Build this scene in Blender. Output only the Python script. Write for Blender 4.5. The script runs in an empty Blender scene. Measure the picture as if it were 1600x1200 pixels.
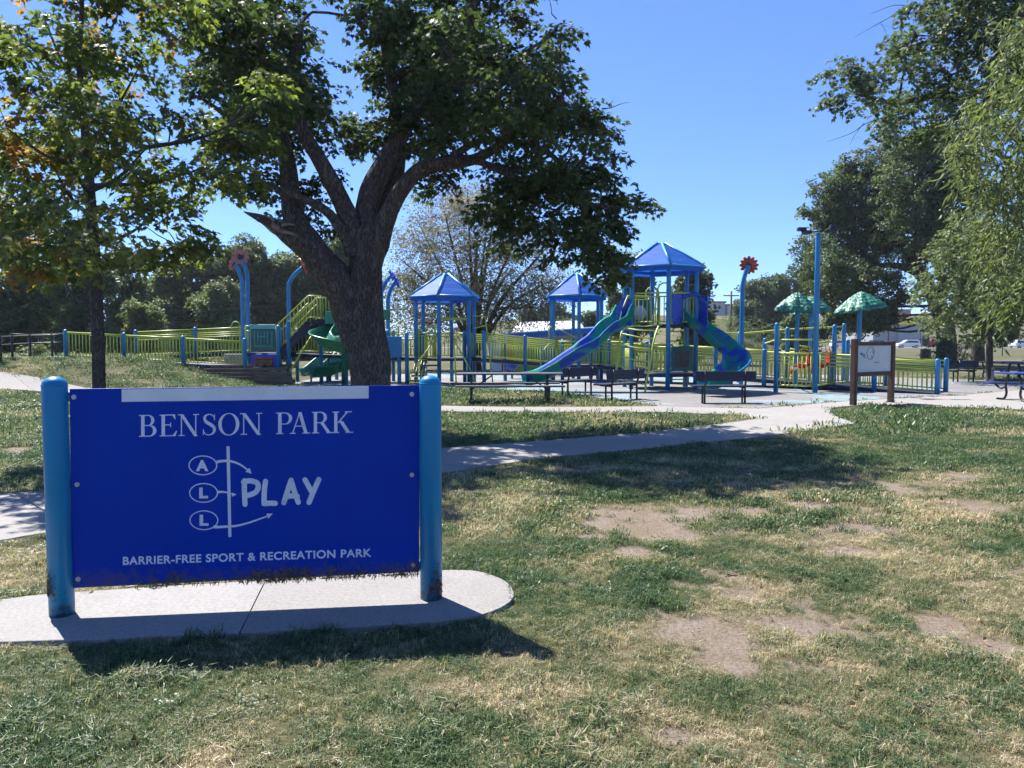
import bpy, math, random
import numpy as np
from mathutils import Vector, Matrix, Euler

random.seed(7)
RNG = np.random.default_rng(11)
SC = bpy.context.scene
COL = SC.collection
PI = math.pi

# ------------------------------------------------------------------ camera
CAM_H, FPX, PITCH = 1.6, 1200.0, math.atan(68 / 1200)
cam = bpy.data.objects.new('camera', bpy.data.cameras.new('camera'))
COL.objects.link(cam)
cam.location = (0, 0, CAM_H)
cam.rotation_euler = (PI / 2 - PITCH, 0, 0)
cam.data.sensor_width = 36
cam.data.lens = 36 * FPX / 1600
cam.data.clip_end = 6000
SC.camera = cam

# ------------------------------------------------------------------ light
SUN_EL, SUN_AZ = math.radians(53), math.radians(-40)     # azimuth from +Y towards +X
world = bpy.data.worlds.new('World')
SC.world = world
world.use_nodes = True
wn = world.node_tree.nodes
wl = world.node_tree.links
wn.clear()
sky = wn.new('ShaderNodeTexSky')
sky.sky_type = 'NISHITA'
sky.sun_disc = False
sky.sun_elevation = SUN_EL
sky.sun_rotation = SUN_AZ
sky.altitude = 800
sky.air_density = 0.75
sky.dust_density = 0.0
sky.ozone_density = 8.0
bg = wn.new('ShaderNodeBackground')
bg.inputs['Strength'].default_value = 0.115
wo = wn.new('ShaderNodeOutputWorld')
gm = wn.new('ShaderNodeGamma')                       # the phone's softened sky contrast
gm.inputs['Gamma'].default_value = 0.83
mu = wn.new('ShaderNodeMix')
mu.data_type = 'RGBA'; mu.blend_type = 'MULTIPLY'; mu.inputs[0].default_value = 1.0
mu.inputs[7].default_value = (0.70, 0.83, 1.10, 1)
wl.new(sky.outputs[0], gm.inputs['Color'])
wl.new(gm.outputs[0], mu.inputs[6])
wl.new(mu.outputs[2], bg.inputs[0])
wl.new(bg.outputs[0], wo.inputs[0])
sun = bpy.data.objects.new('sun', bpy.data.lights.new('sun', 'SUN'))
COL.objects.link(sun)
sun.data.energy = 5.0
sun.data.angle = math.radians(0.53)
sun.data.color = (1.0, 0.95, 0.87)
sdir = Vector((math.sin(SUN_AZ) * math.cos(SUN_EL), math.cos(SUN_AZ) * math.cos(SUN_EL), math.sin(SUN_EL)))
sun.rotation_euler = sdir.to_track_quat('Z', 'Y').to_euler()
sun.location = (-10, 10, 20)
vs = SC.view_settings
vs.view_transform = 'Standard'
vs.look = 'None'
vs.exposure = 1.35
vs.gamma = 1.0
vs.use_curve_mapping = False
SC.cycles.max_bounces = 4
SC.cycles.diffuse_bounces = 3
SC.cycles.glossy_bounces = 2
SC.cycles.adaptive_threshold = 0.03
SC.cycles.transparent_max_bounces = 6
SC.cycles.use_denoising = True

# ------------------------------------------------------------------ pixel -> place
_cp, _sp = math.cos(PITCH), math.sin(PITCH)
def _ray(px, py):
    u = (px - 800) / FPX
    v = (600 - py) / FPX
    return u, _cp + v * _sp, -_sp + v * _cp
def P(px, py, Y):
    dx, dy, dz = _ray(px, py)
    t = Y / dy
    return Vector((dx * t, Y, CAM_H + dz * t))
def G(px, py, z=0.0):
    dx, dy, dz = _ray(px, py)
    t = (z - CAM_H) / dz
    return Vector((dx * t, dy * t, z))

# ------------------------------------------------------------------ noise
_tab = RNG.random((256, 256))
def vnoise(x, y):
    x = np.asarray(x, float); y = np.asarray(y, float)
    xi = np.floor(x).astype(int); yi = np.floor(y).astype(int)
    fx = x - xi; fy = y - yi
    fx = fx * fx * (3 - 2 * fx); fy = fy * fy * (3 - 2 * fy)
    a = _tab[xi & 255, yi & 255]; b = _tab[(xi + 1) & 255, yi & 255]
    c = _tab[xi & 255, (yi + 1) & 255]; d = _tab[(xi + 1) & 255, (yi + 1) & 255]
    return (a * (1 - fx) + b * fx) * (1 - fy) + (c * (1 - fx) + d * fx) * fy
def fbm(x, y, o=4):
    s = 0; a = 0.5; n = 0
    x = np.asarray(x, float); y = np.asarray(y, float)
    for i in range(o):
        s = s + a * vnoise(x * 2 ** i + 17.3 * i, y * 2 ** i + 5.1 * i); n += a; a *= 0.5
    return s / n
def sstep(a, b, x):
    t = np.clip((np.asarray(x, float) - a) / (b - a), 0, 1)
    return t * t * (3 - 2 * t)

# ------------------------------------------------------------------ terrain
def terrain(x, y):
    x = np.asarray(x, float); y = np.asarray(y, float)
    side = 1 - sstep(-14.0, -7.6, x)
    m = 0.97 * side * sstep(22.5, 27.3, y) * (1 - sstep(33, 44, y))
    far = sstep(185, 290, y) * 11.0 * sstep(-60, 20, x)
    bank = 4.6 * np.exp(-((x - 26) / 7.0) ** 2) * sstep(80, 100, y) * (1 - sstep(112, 140, y))
    roll = sstep(45, 100, y) * (1 - sstep(120, 150, y)) * (fbm(x * 0.02, y * 0.02, 2) - 0.5) * 0.5
    return m + far + bank + roll
def T(x, y):
    return float(terrain(x, y))
def GT(px, py):
    dx, dy, dz = _ray(px, py)
    t = 2.0
    while t < 400:
        if CAM_H + dz * t <= T(dx * t, dy * t):
            break
        t += 0.04 if t < 60 else 0.5
    return Vector((dx * t, dy * t, T(dx * t, dy * t)))

# ------------------------------------------------------------------ object helpers
class MB:
    def __init__(s):
        s.v = []; s.f = []; s.sm = []
    def add(s, vs, fs, smooth=False):
        o = len(s.v)
        s.v.extend([tuple(p) for p in vs])
        s.f.extend([tuple(i + o for i in f) for f in fs])
        s.sm.extend([smooth] * len(fs))
        return s
    def box(s, c, d, rz=0.0, M=None):
        x, y, z = d[0] / 2, d[1] / 2, d[2] / 2
        vs = [Vector((i * x, j * y, k * z)) for k in (-1, 1) for j in (-1, 1) for i in (-1, 1)]
        if M is None:
            M = Matrix.Rotation(rz, 3, 'Z')
        vs = [M @ p + Vector(c) for p in vs]
        return s.add(vs, [(0, 2, 3, 1), (4, 5, 7, 6), (0, 1, 5, 4), (2, 6, 7, 3), (0, 4, 6, 2), (1, 3, 7, 5)])
    def bar(s, a, b, w, h, up=(0, 0, 1)):
        a = Vector(a); b = Vector(b); d = (b - a)
        L = d.length; d.normalize()
        sx = d.cross(Vector(up))
        if sx.length < 1e-5: sx = Vector((1, 0, 0))
        sx.normalize(); uz = sx.cross(d)
        M = Matrix((sx, d, uz)).transposed()
        return s.box((a + b) / 2, (w, L, h), M=M)
    def tube(s, pts, r, n=8, cap=True, smooth=True):
        pts = [Vector(p) for p in pts]
        if not hasattr(r, '__len__'): r = [r] * len(pts)
        m = len(pts); ring = []
        t0 = (pts[1] - pts[0]).normalized()
        u = t0.orthogonal().normalized()
        vs = []
        for i in range(m):
            if i == 0: t = pts[1] - pts[0]
            elif i == m - 1: t = pts[-1] - pts[-2]
            else: t = (pts[i + 1] - pts[i]).normalized() + (pts[i] - pts[i - 1]).normalized()
            if t.length < 1e-9: t = t0.copy()
            t.normalize()
            u = (u - t * u.dot(t))
            if u.length < 1e-6: u = t.orthogonal()
            u.normalize()
            w = t.cross(u)
            for k in range(n):
                a = 2 * PI * k / n
                vs.append(pts[i] + (u * math.cos(a) + w * math.sin(a)) * r[i])
        fs = []
        for i in range(m - 1):
            for k in range(n):
                k2 = (k + 1) % n
                fs.append((i * n + k, i * n + k2, (i + 1) * n + k2, (i + 1) * n + k))
        s.add(vs, fs, smooth)
        if cap:
            o = len(s.v) - len(vs)
            s.f.append(tuple(o + k for k in reversed(range(n)))); s.sm.append(False)
            s.f.append(tuple(o + (m - 1) * n + k for k in range(n))); s.sm.append(False)
        return s
    def post(s, x, y, z0, z1, r, n=14):
        """round post with a domed cap"""
        pts = [(x, y, z0), (x, y, z1 - r * 0.75)]
        rr = [r, r]
        for k in range(1, 6):
            a = k / 5 * PI / 2
            pts.append((x, y, z1 - r * 0.75 + r * 0.75 * math.sin(a))); rr.append(max(r * math.cos(a), 0.002))
        return s.tube(pts, rr, n)
    def lathe(s, c, prof, n=20, smooth=True):
        vs = []; fs = []
        for (r, z) in prof:
            for k in range(n):
                a = 2 * PI * k / n
                vs.append((c[0] + r * math.cos(a), c[1] + r * math.sin(a), c[2] + z))
        for i in range(len(prof) - 1):
            for k in range(n):
                k2 = (k + 1) % n
                fs.append((i * n + k, i * n + k2, (i + 1) * n + k2, (i + 1) * n + k))
        return s.add(vs, fs, smooth)
    def sphere(s, c, r, n=12):
        if not hasattr(r, '__len__'): r = (r, r, r)
        vs = []; fs = []; m = n // 2
        for i in range(m + 1):
            ph = PI * i / m
            for k in range(n):
                a = 2 * PI * k / n
                vs.append((c[0] + r[0] * math.sin(ph) * math.cos(a), c[1] + r[1] * math.sin(ph) * math.sin(a), c[2] + r[2] * math.cos(ph)))
        for i in range(m):
            for k in range(n):
                k2 = (k + 1) % n
                fs.append((i * n + k, (i + 1) * n + k, (i + 1) * n + k2, i * n + k2))
        return s.add(vs, fs, True)
    def build(s, name, mat, parent=None, bevel=0):
        return mesh_obj(name, s.v, s.f, mat, parent, s.sm, bevel)

def world_loc(o):
    l = Vector((0, 0, 0))
    while o is not None:
        l += o.location; o = o.parent
    return l
def link(o, parent=None):
    COL.objects.link(o)
    if parent is not None: o.parent = parent
    return o
def mesh_obj(name, v, f, mat, parent=None, sm=None, bevel=0):
    me = bpy.data.meshes.new(name)
    if parent is not None:
        l = world_loc(parent)
        if l.length > 0: v = [(p[0] - l.x, p[1] - l.y, p[2] - l.z) for p in v]
    me.from_pydata(v, [], f)
    if sm is not None:
        me.polygons.foreach_set('use_smooth', sm)
    me.update()
    if mat is not None:
        me.materials.append(M[mat] if isinstance(mat, str) else mat)
    o = link(bpy.data.objects.new(name, me), parent)
    if bevel:
        b = o.modifiers.new('bevel', 'BEVEL'); b.width = bevel; b.segments = 2; b.limit_method = 'ANGLE'
    return o
def np_mesh(name, verts, faces, mat, parent=None, smooth=False):
    """verts Nx3, faces Mxk arrays -> object"""
    me = bpy.data.meshes.new(name)
    verts = np.asarray(verts, np.float32)
    if parent is not None:
        verts = verts - np.array(world_loc(parent), np.float32)
    faces = np.asarray(faces, np.int32)
    k = faces.shape[1]
    me.vertices.add(len(verts)); me.vertices.foreach_set('co', verts.ravel())
    me.loops.add(faces.size); me.loops.foreach_set('vertex_index', faces.ravel())
    me.polygons.add(len(faces))
    me.polygons.foreach_set('loop_start', np.arange(0, faces.size, k, dtype=np.int32))
    if smooth: me.polygons.foreach_set('use_smooth', np.ones(len(faces), bool))
    me.update(calc_edges=True)
    if mat is not None: me.materials.append(M[mat] if isinstance(mat, str) else mat)
    return link(bpy.data.objects.new(name, me), parent)
def tag(o, label=None, cat=None, group=None, kind=None):
    if label: o['label'] = label
    if cat: o['category'] = cat
    if group: o['group'] = group
    if kind: o['kind'] = kind
    return o
def thing(name, loc, label, cat, group=None):
    o = bpy.data.objects.new(name, None)
    o.empty_display_size = 0.2
    o.location = loc
    COL.objects.link(o)
    return tag(o, label, cat, group)
def copy_tree(o, parent=None):
    c = o.copy(); COL.objects.link(c); c.parent = parent
    for ch in [x for x in SC.objects if x.parent == o]: copy_tree(ch, c)
    return c
def smooth_curve(pts, n=8):
    """Catmull-Rom through pts"""
    p = [Vector(q) for q in pts]
    p = [p[0] * 2 - p[1]] + p + [p[-1] * 2 - p[-2]]
    out = []
    for i in range(1, len(p) - 2):
        for k in range(n):
            t = k / n
            a, b, c, d = p[i - 1], p[i], p[i + 1], p[i + 2]
            out.append(0.5 * ((2 * b) + (c - a) * t + (2 * a - 5 * b + 4 * c - d) * t * t + (3 * b - a - 3 * c + d) * t ** 3))
    out.append(p[-2])
    return out
def resample(pts, n):
    pts = [Vector(q) for q in pts]
    L = [0]
    for a, b in zip(pts, pts[1:]): L.append(L[-1] + (b - a).length)
    out = []; j = 0
    for i in range(n):
        s = L[-1] * i / (n - 1)
        while j < len(L) - 2 and L[j + 1] < s: j += 1
        t = (s - L[j]) / max(L[j + 1] - L[j], 1e-9)
        out.append(pts[j].lerp(pts[j + 1], min(t, 1)))
    return out
# ------------------------------------------------------------------ materials
M = {}
def nodes_of(name):
    m = bpy.data.materials.new(name); m.use_nodes = True
    nt = m.node_tree; nt.nodes.clear()
    out = nt.nodes.new('ShaderNodeOutputMaterial')
    b = nt.nodes.new('ShaderNodeBsdfPrincipled')
    nt.links.new(b.outputs[0], out.inputs[0])
    M[name] = m
    return m, nt, b, out
def N(nt, t, **kw):
    n = nt.nodes.new(t)
    for k, v in kw.items():
        if k in n.inputs and not hasattr(n, k): n.inputs[k].default_value = v
        else: setattr(n, k, v)
    return n
def noise(nt, scale, detail=4, rough=0.55, vec=None, dist=0.0):
    n = N(nt, 'ShaderNodeTexNoise')
    n.inputs['Scale'].default_value = scale; n.inputs['Detail'].default_value = detail
    n.inputs['Roughness'].default_value = rough; n.inputs['Distortion'].default_value = dist
    if vec is not None: nt.links.new(vec, n.inputs['Vector'])
    return n
def ramp(nt, src, stops):
    r = N(nt, 'ShaderNodeValToRGB')
    e = r.color_ramp.elements
    while len(e) < len(stops): e.new(0.5)
    for i, (p, c) in enumerate(stops):
        e[i].position = p; e[i].color = (*c, 1) if len(c) == 3 else c
    nt.links.new(src, r.inputs[0])
    return r
def mixc(nt, fac, a, b, mode='MIX'):
    x = N(nt, 'ShaderNodeMix', data_type='RGBA', blend_type=mode)
    def put(i, v):
        if hasattr(v, 'links'): nt.links.new(v, x.inputs[i])
        elif isinstance(v, (int, float)): x.inputs[i].default_value = v
        else: x.inputs[i].default_value = (*v, 1)
    put(0, fac); put(6, a); put(7, b)
    return x.outputs[2]
def coord(nt, scale=(1, 1, 1), kind='Object'):
    c = N(nt, 'ShaderNodeTexCoord'); mp = N(nt, 'ShaderNodeMapping')
    mp.inputs['Scale'].default_value = scale
    nt.links.new(c.outputs[kind], mp.inputs[0])
    return mp.outputs[0]
def bump(nt, b, src, strength=0.3, dist=0.01):
    u = N(nt, 'ShaderNodeBump'); u.inputs['Strength'].default_value = strength; u.inputs['Distance'].default_value = dist
    nt.links.new(src, u.inputs['Height']); nt.links.new(u.outputs[0], b.inputs['Normal'])
def paint(name, c, rough=0.4, var=0.12, scale=3.0, spec=0.5, metal=0.0, dirt=0.0, dirtc=(0.12, 0.09, 0.06), bmp=0.0):
    m, nt, b, out = nodes_of(name)
    vec = coord(nt)
    n1 = noise(nt, scale, 5, 0.6, vec); n2 = noise(nt, scale * 14, 3, 0.6, vec)
    lo = tuple(max(0, x * (1 - var)) for x in c); hi = tuple(min(1, x * (1 + var)) for x in c)
    col = ramp(nt, n1.outputs[0], [(0.3, lo), (0.7, hi)]).outputs[0]
    if dirt > 0:
        f = ramp(nt, n2.outputs[0], [(0.56, (0, 0, 0)), (0.78, (dirt, dirt, dirt))]).outputs[0]
        col = mixc(nt, f, col, dirtc)
    nt.links.new(col, b.inputs['Base Color'])
    r = ramp(nt, n2.outputs[0], [(0.3, (rough * 0.8,) * 3), (0.7, (min(1, rough * 1.25),) * 3)])
    nt.links.new(r.outputs[0], b.inputs['Roughness'])
    b.inputs['Specular IOR Level'].default_value = spec
    b.inputs['Metallic'].default_value = metal
    if bmp: bump(nt, b, n2.outputs[0], bmp, 0.004)
    return m

paint('post_blue', (0.010, 0.185, 0.43), 0.38, 0.10, 2.0, dirt=0.25)
paint('rail_lime', (0.44, 0.50, 0.07), 0.42, 0.12, 4.0, dirt=0.2)
paint('deck_navy', (0.012, 0.016, 0.05), 0.6, 0.2, 3.0)
paint('bench_navy', (0.007, 0.009, 0.028), 0.55, 0.25, 5.0)
paint('bench_leg', (0.010, 0.012, 0.024), 0.4, 0.25, 5.0)
paint('table_blue', (0.020, 0.05, 0.22), 0.45, 0.2, 5.0)
paint('table_grey', (0.055, 0.06, 0.068), 0.55, 0.3, 6.0)
paint('black_metal', (0.012, 0.012, 0.014), 0.45, 0.2, 4.0)
paint('panel_green', (0.012, 0.11, 0.10), 0.45, 0.15, 3.0)
paint('panel_teal', (0.12, 0.42, 0.40), 0.45, 0.15, 3.0)
paint('panel_blue', (0.008, 0.045, 0.40), 0.4, 0.12, 3.0)
paint('panel_red', (0.5, 0.03, 0.03), 0.45, 0.12, 3.0)
paint('roof_trim', (0.03, 0.26, 0.55), 0.4, 0.1, 3.0)
paint('slide_green', (0.005, 0.16, 0.085), 0.28, 0.2, 1.5)
paint('flower_pink', (0.50, 0.17, 0.14), 0.18, 0.2, 3.0)
paint('flower_red', (0.42, 0.045, 0.02), 0.35, 0.35, 3.0)
paint('flower_blue', (0.02, 0.10, 0.55), 0.35, 0.2, 3.0)
paint('flower_dark', (0.03, 0.02, 0.015), 0.5)
paint('seat_red', (0.55, 0.015, 0.03), 0.35, 0.1, 3.0)
paint('pad_white', (0.75, 0.75, 0.72), 0.5, 0.05)
paint('lettering', (0.60, 0.65, 0.72), 0.5, 0.10, 9.0, dirt=0.6, dirtc=(0.10, 0.14, 0.30))
paint('strip_white', (0.62, 0.65, 0.68), 0.5, 0.08, 5.0, dirt=0.25, dirtc=(0.30, 0.31, 0.30))
paint('bolt_metal', (0.45, 0.46, 0.48), 0.35, 0.1, 10, metal=0.8)
paint('timber_dark', (0.10, 0.075, 0.055), 0.85, 0.35, 6.0, bmp=0.4)
paint('kiosk_wood', (0.075, 0.036, 0.020), 0.75, 0.35, 7.0, bmp=0.4)
paint('board_white', (0.58, 0.59, 0.56), 0.5, 0.06, 4.0, dirt=0.15, dirtc=(0.4, 0.4, 0.38))
paint('ink_grey', (0.10, 0.10, 0.11), 0.6)
paint('ink_blue', (0.03, 0.10, 0.35), 0.6)
paint('rock', (0.36, 0.33, 0.28), 0.9, 0.35, 5.0, bmp=0.8)
paint('wall_grey', (0.30, 0.33, 0.38), 0.7, 0.06, 0.6)
paint('wall_pale', (0.30, 0.32, 0.35), 0.7, 0.06, 0.6)
paint('fascia_dark', (0.035, 0.04, 0.05), 0.6, 0.1, 1.0)
paint('sign_yellow', (0.75, 0.60, 0.03), 0.5, 0.08, 1.0)
paint('brick_red', (0.36, 0.13, 0.09), 0.85, 0.2, 1.0)
paint('wall_white', (0.70, 0.71, 0.70), 0.6, 0.06, 1.0)
paint('roof_white', (0.55, 0.56, 0.58), 0.55, 0.15, 1.2)
paint('eave_blue', (0.02, 0.12, 0.38), 0.45, 0.1, 1.0)
paint('mural_green', (0.20, 0.36, 0.05), 0.6, 0.15, 2.0)
paint('mural_teal', (0.08, 0.30, 0.28), 0.6, 0.15, 2.0)
paint('mural_yellow', (0.50, 0.48, 0.06), 0.6, 0.15, 2.0)
paint('glass_dark', (0.015, 0.02, 0.025), 0.08, 0.2, 1.0, spec=0.8)
paint('car_white', (0.70, 0.71, 0.73), 0.22, 0.04, 1.0, spec=0.6)
paint('car_blue', (0.012, 0.02, 0.06), 0.2, 0.1, 1.0, spec=0.7)
paint('car_red', (0.35, 0.01, 0.03), 0.25, 0.1, 1.0, spec=0.6)
paint('tyre', (0.012, 0.012, 0.012), 0.8)
paint('rim', (0.4, 0.4, 0.42), 0.3, metal=0.7)
paint('tail_red', (0.4, 0.01, 0.01), 0.25)
paint('pole_wood', (0.11, 0.085, 0.065), 0.9, 0.3, 3.0)
paint('galvanised', (0.42, 0.44, 0.46), 0.45, 0.1, 3.0, metal=0.6)
paint('white_limewash', (0.55, 0.54, 0.50), 0.9, 0.2, 5.0)

# blue sign face
m, nt, b, out = nodes_of('sign_blue')
vec = coord(nt)
n1 = noise(nt, 1.3, 4, 0.6, vec); n2 = noise(nt, 120, 2, 0.5, vec); n3 = noise(nt, 9, 6, 0.7, vec)
c = ramp(nt, n1.outputs[0], [(0.3, (0.0005, 0.030, 0.31)), (0.7, (0.001, 0.039, 0.37))]).outputs[0]
sp = ramp(nt, n2.outputs[0], [(0.72, (0, 0, 0)), (0.80, (0.5, 0.5, 0.5))]).outputs[0]
c = mixc(nt, sp, c, (0.10, 0.13, 0.22))
gpos = N(nt, 'ShaderNodeNewGeometry'); spx = N(nt, 'ShaderNodeSeparateXYZ'); nt.links.new(gpos.outputs['Position'], spx.inputs[0])
zr = N(nt, 'ShaderNodeMapRange'); zr.inputs[1].default_value = 0.16; zr.inputs[2].default_value = 0.40; zr.inputs[3].default_value = 0.24; zr.inputs[4].default_value = -0.25
nt.links.new(spx.outputs[2], zr.inputs[0])
nd = noise(nt, 22, 7, 0.75, vec)
da = N(nt, 'ShaderNodeMath', operation='ADD'); nt.links.new(nd.outputs[0], da.inputs[0]); nt.links.new(zr.outputs[0], da.inputs[1])
c = mixc(nt, ramp(nt, da.outputs[0], [(0.50, (0, 0, 0)), (0.80, (0.75, 0.75, 0.75))]).outputs[0], c, (0.09, 0.075, 0.06))
stv = coord(nt, (1.2, 1.2, 38)); sn = noise(nt, 3.0, 6, 0.8, coord(nt, (14, 14, 0.7)), 0.3)
c = mixc(nt, ramp(nt, sn.outputs[0], [(0.56, (0, 0, 0)), (0.74, (0.16, 0.16, 0.16))]).outputs[0], c, (0.03, 0.08, 0.34))
scr = noise(nt, 2.2, 3, 0.5, coord(nt, (3, 3, 60)), 0.8)
c = mixc(nt, ramp(nt, scr.outputs[0], [(0.725, (0, 0, 0)), (0.74, (0.18, 0.18, 0.18)), (0.755, (0, 0, 0))]).outputs[0], c, (0.10, 0.16, 0.38))
nt.links.new(c, b.inputs['Base Color'])
r = ramp(nt, n3.outputs[0], [(0.3, (0.30,) * 3), (0.7, (0.48,) * 3)])
nt.links.new(r.outputs[0], b.inputs['Roughness'])
b.inputs['Specular IOR Level'].default_value = 0.07

# post paint of the sign, with grass dirt near the foot
m, nt, b, out = nodes_of('sign_post')
vec = coord(nt)
geo = N(nt, 'ShaderNodeNewGeometry'); sep = N(nt, 'ShaderNodeSeparateXYZ')
nt.links.new(geo.outputs['Position'], sep.inputs[0])
n1 = noise(nt, 26, 5, 0.7, vec); n2 = noise(nt, 3, 4, 0.6, vec)
zr = N(nt, 'ShaderNodeMapRange'); zr.inputs[1].default_value = 0.04; zr.inputs[2].default_value = 0.30
zr.inputs[3].default_value = 0.20; zr.inputs[4].default_value = -0.12
nt.links.new(sep.outputs[2], zr.inputs[0])
ad = N(nt, 'ShaderNodeMath', operation='ADD'); nt.links.new(zr.outputs[0], ad.inputs[0]); nt.links.new(n1.outputs[0], ad.inputs[1])
f = ramp(nt, ad.outputs[0], [(0.60, (0, 0, 0)), (0.72, (0.8, 0.8, 0.8))]).outputs[0]
c = ramp(nt, n2.outputs[0], [(0.3, (0.008, 0.18, 0.38)), (0.7, (0.012, 0.22, 0.45))]).outputs[0]
c = mixc(nt, f, c, (0.06, 0.045, 0.025))
nt.links.new(c, b.inputs['Base Color']); b.inputs['Roughness'].default_value = 0.36; b.inputs['Specular IOR Level'].default_value = 0.25
bump(nt, b, f, 0.4, 0.003)

# concrete
def concrete(name, base, warm=0.0):
    m, nt, b, out = nodes_of(name)
    g = N(nt, 'ShaderNodeNewGeometry')
    n1 = noise(nt, 0.9, 6, 0.65, g.outputs['Position']); n2 = noise(nt, 42, 6, 0.8, g.outputs['Position']); n3 = noise(nt, 5, 7, 0.75, g.outputs['Position'], 0.5)
    oi = N(nt, 'ShaderNodeObjectInfo')
    c = ramp(nt, n1.outputs[0], [(0.3, tuple(x * 0.84 for x in base)), (0.72, tuple(min(1, x * 1.10) for x in base))]).outputs[0]
    c = mixc(nt, 0.45, c, ramp(nt, n2.outputs[0], [(0.36, (0.12, 0.11, 0.105)), (0.58, tuple(min(1, x * 1.12) for x in base))]).outputs[0])
    st = ramp(nt, n3.outputs[0], [(0.52, (0, 0, 0)), (0.74, (0.55, 0.55, 0.55))]).outputs[0]
    c = mixc(nt, st, c, tuple(x * 0.66 for x in base))
    tone = ramp(nt, oi.outputs['Random'], [(0, (0.90, 0.89, 0.88)), (1, (1.0, 1.0, 1.0))]).outputs[0]
    c = mixc(nt, 1.0, c, tone, 'MULTIPLY')
    nt.links.new(c, b.inputs['Base Color']); b.inputs['Roughness'].default_value = 0.9
    b.inputs['Specular IOR Level'].default_value = 0.25
    bump(nt, b, n2.outputs[0], 0.25, 0.004)
concrete('concrete', (0.285, 0.274, 0.264))
concrete('concrete_pad', (0.278, 0.270, 0.262))

# poured rubber playground surface
m, nt, b, out = nodes_of('rubber')
g = N(nt, 'ShaderNodeNewGeometry')
n1 = noise(nt, 0.28, 3, 0.5, g.outputs['Position'], 0.8); n2 = noise(nt, 40, 3, 0.6, g.outputs['Position']); n3 = noise(nt, 0.9, 4, 0.6, g.outputs['Position'])
c = ramp(nt, n1.outputs[0], [(0.40, (0.12, 0.108, 0.104)), (0.52, (0.135, 0.122, 0.118)), (0.545, (0.12, 0.25, 0.30)), (0.60, (0.135, 0.28, 0.34)), (0.63, (0.17, 0.18, 0.20))])
c2 = mixc(nt, 0.3, c.outputs[0], ramp(nt, n3.outputs[0], [(0.3, (0.09, 0.085, 0.085)), (0.7, (0.24, 0.25, 0.265))]).outputs[0])
c2 = mixc(nt, 0.25, c2, ramp(nt, n2.outputs[0], [(0.4, (0.06, 0.06, 0.06)), (0.6, (0.4, 0.4, 0.4))]).outputs[0])
nt.links.new(c2, b.inputs['Base Color']); b.inputs['Roughness'].default_value = 0.85

# asphalt
paint('asphalt', (0.16, 0.16, 0.165), 0.9, 0.2, 0.4)

# ground: turf thatch / soil from the attributes bare and dry
m, nt, b, out = nodes_of('turf')
g = N(nt, 'ShaderNodeNewGeometry')
ab = N(nt, 'ShaderNodeAttribute', attribute_name='bare'); ad_ = N(nt, 'ShaderNodeAttribute', attribute_name='dry')
n1 = noise(nt, 2.2, 5, 0.65, g.outputs['Position']); n2 = noise(nt, 48, 7, 0.8, g.outputs['Position']); n3 = noise(nt, 110, 4, 0.7, g.outputs['Position'])
nf = noise(nt, 0.06, 5, 0.6, g.outputs['Position'])
green = ramp(nt, n2.outputs[0], [(0.28, (0.018, 0.022, 0.010)), (0.50, (0.072, 0.080, 0.036)), (0.72, (0.17, 0.16, 0.085))]).outputs[0]
straw = ramp(nt, n2.outputs[0], [(0.28, (0.05, 0.036, 0.02)), (0.52, (0.15, 0.118, 0.068)), (0.75, (0.28, 0.23, 0.145))]).outputs[0]
soil = ramp(nt, n2.outputs[0], [(0.30, (0.085, 0.064, 0.050)), (0.5, (0.205, 0.165, 0.135)), (0.72, (0.31, 0.262, 0.222))]).outputs[0]
pebble = ramp(nt, n3.outputs[0], [(0.66, (0, 0, 0)), (0.74, (0.6, 0.6, 0.6))]).outputs[0]
soil = mixc(nt, pebble, soil, (0.12, 0.085, 0.06))
soil = mixc(nt, ramp(nt, n1.outputs[0], [(0.42, (0, 0, 0)), (0.62, (0.55, 0.55, 0.55))]).outputs[0], soil, straw)
c = mixc(nt, ad_.outputs['Fac'], green, straw)
c = mixc(nt, ab.outputs['Fac'], c, soil)
nt.links.new(c, b.inputs['Base Color']); b.inputs['Roughness'].default_value = 0.95
b.inputs['Specular IOR Level'].default_value = 0.15
bump(nt, b, n2.outputs[0], 0.7, 0.02)

# foliage ------------------------------------------------------------
def leafmat(name, cols, trans=(1.6, 1.9, 0.8), tmix=0.38, rough=0.55, spec=0.20, dry=None):
    """cols: list of colours over the instance attribute tint"""
    m, nt, b, out = nodes_of(name)
    at = N(nt, 'ShaderNodeAttribute', attribute_name='tint', attribute_type='INSTANCER')
    al = N(nt, 'ShaderNodeAttribute', attribute_name='lrnd')
    n = len(cols)
    c = ramp(nt, at.outputs['Fac'], [(i / max(n - 1, 1), cols[i]) for i in range(n)]).outputs[0]
    v = ramp(nt, al.outputs['Fac'], [(0, (0.62, 0.66, 0.6)), (1, (1.3, 1.25, 1.15))]).outputs[0]
    c = mixc(nt, 1.0, c, v, 'MULTIPLY')
    nt.links.new(c, b.inputs['Base Color'])
    b.inputs['Roughness'].default_value = rough; b.inputs['Specular IOR Level'].default_value = spec
    t = N(nt, 'ShaderNodeBsdfTranslucent')
    tc = mixc(nt, 1.0, c, trans, 'MULTIPLY'); nt.links.new(tc, t.inputs[0])
    mx = N(nt, 'ShaderNodeMixShader'); mx.inputs[0].default_value = tmix
    nt.links.new(b.outputs[0], mx.inputs[1]); nt.links.new(t.outputs[0], mx.inputs[2]); nt.links.new(mx.outputs[0], out.inputs[0])
leafmat('leaf_hero', [(0.040, 0.062, 0.030), (0.070, 0.100, 0.042), (0.125, 0.155, 0.062)], (1.5, 1.65, 0.9), tmix=0.36)
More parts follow.
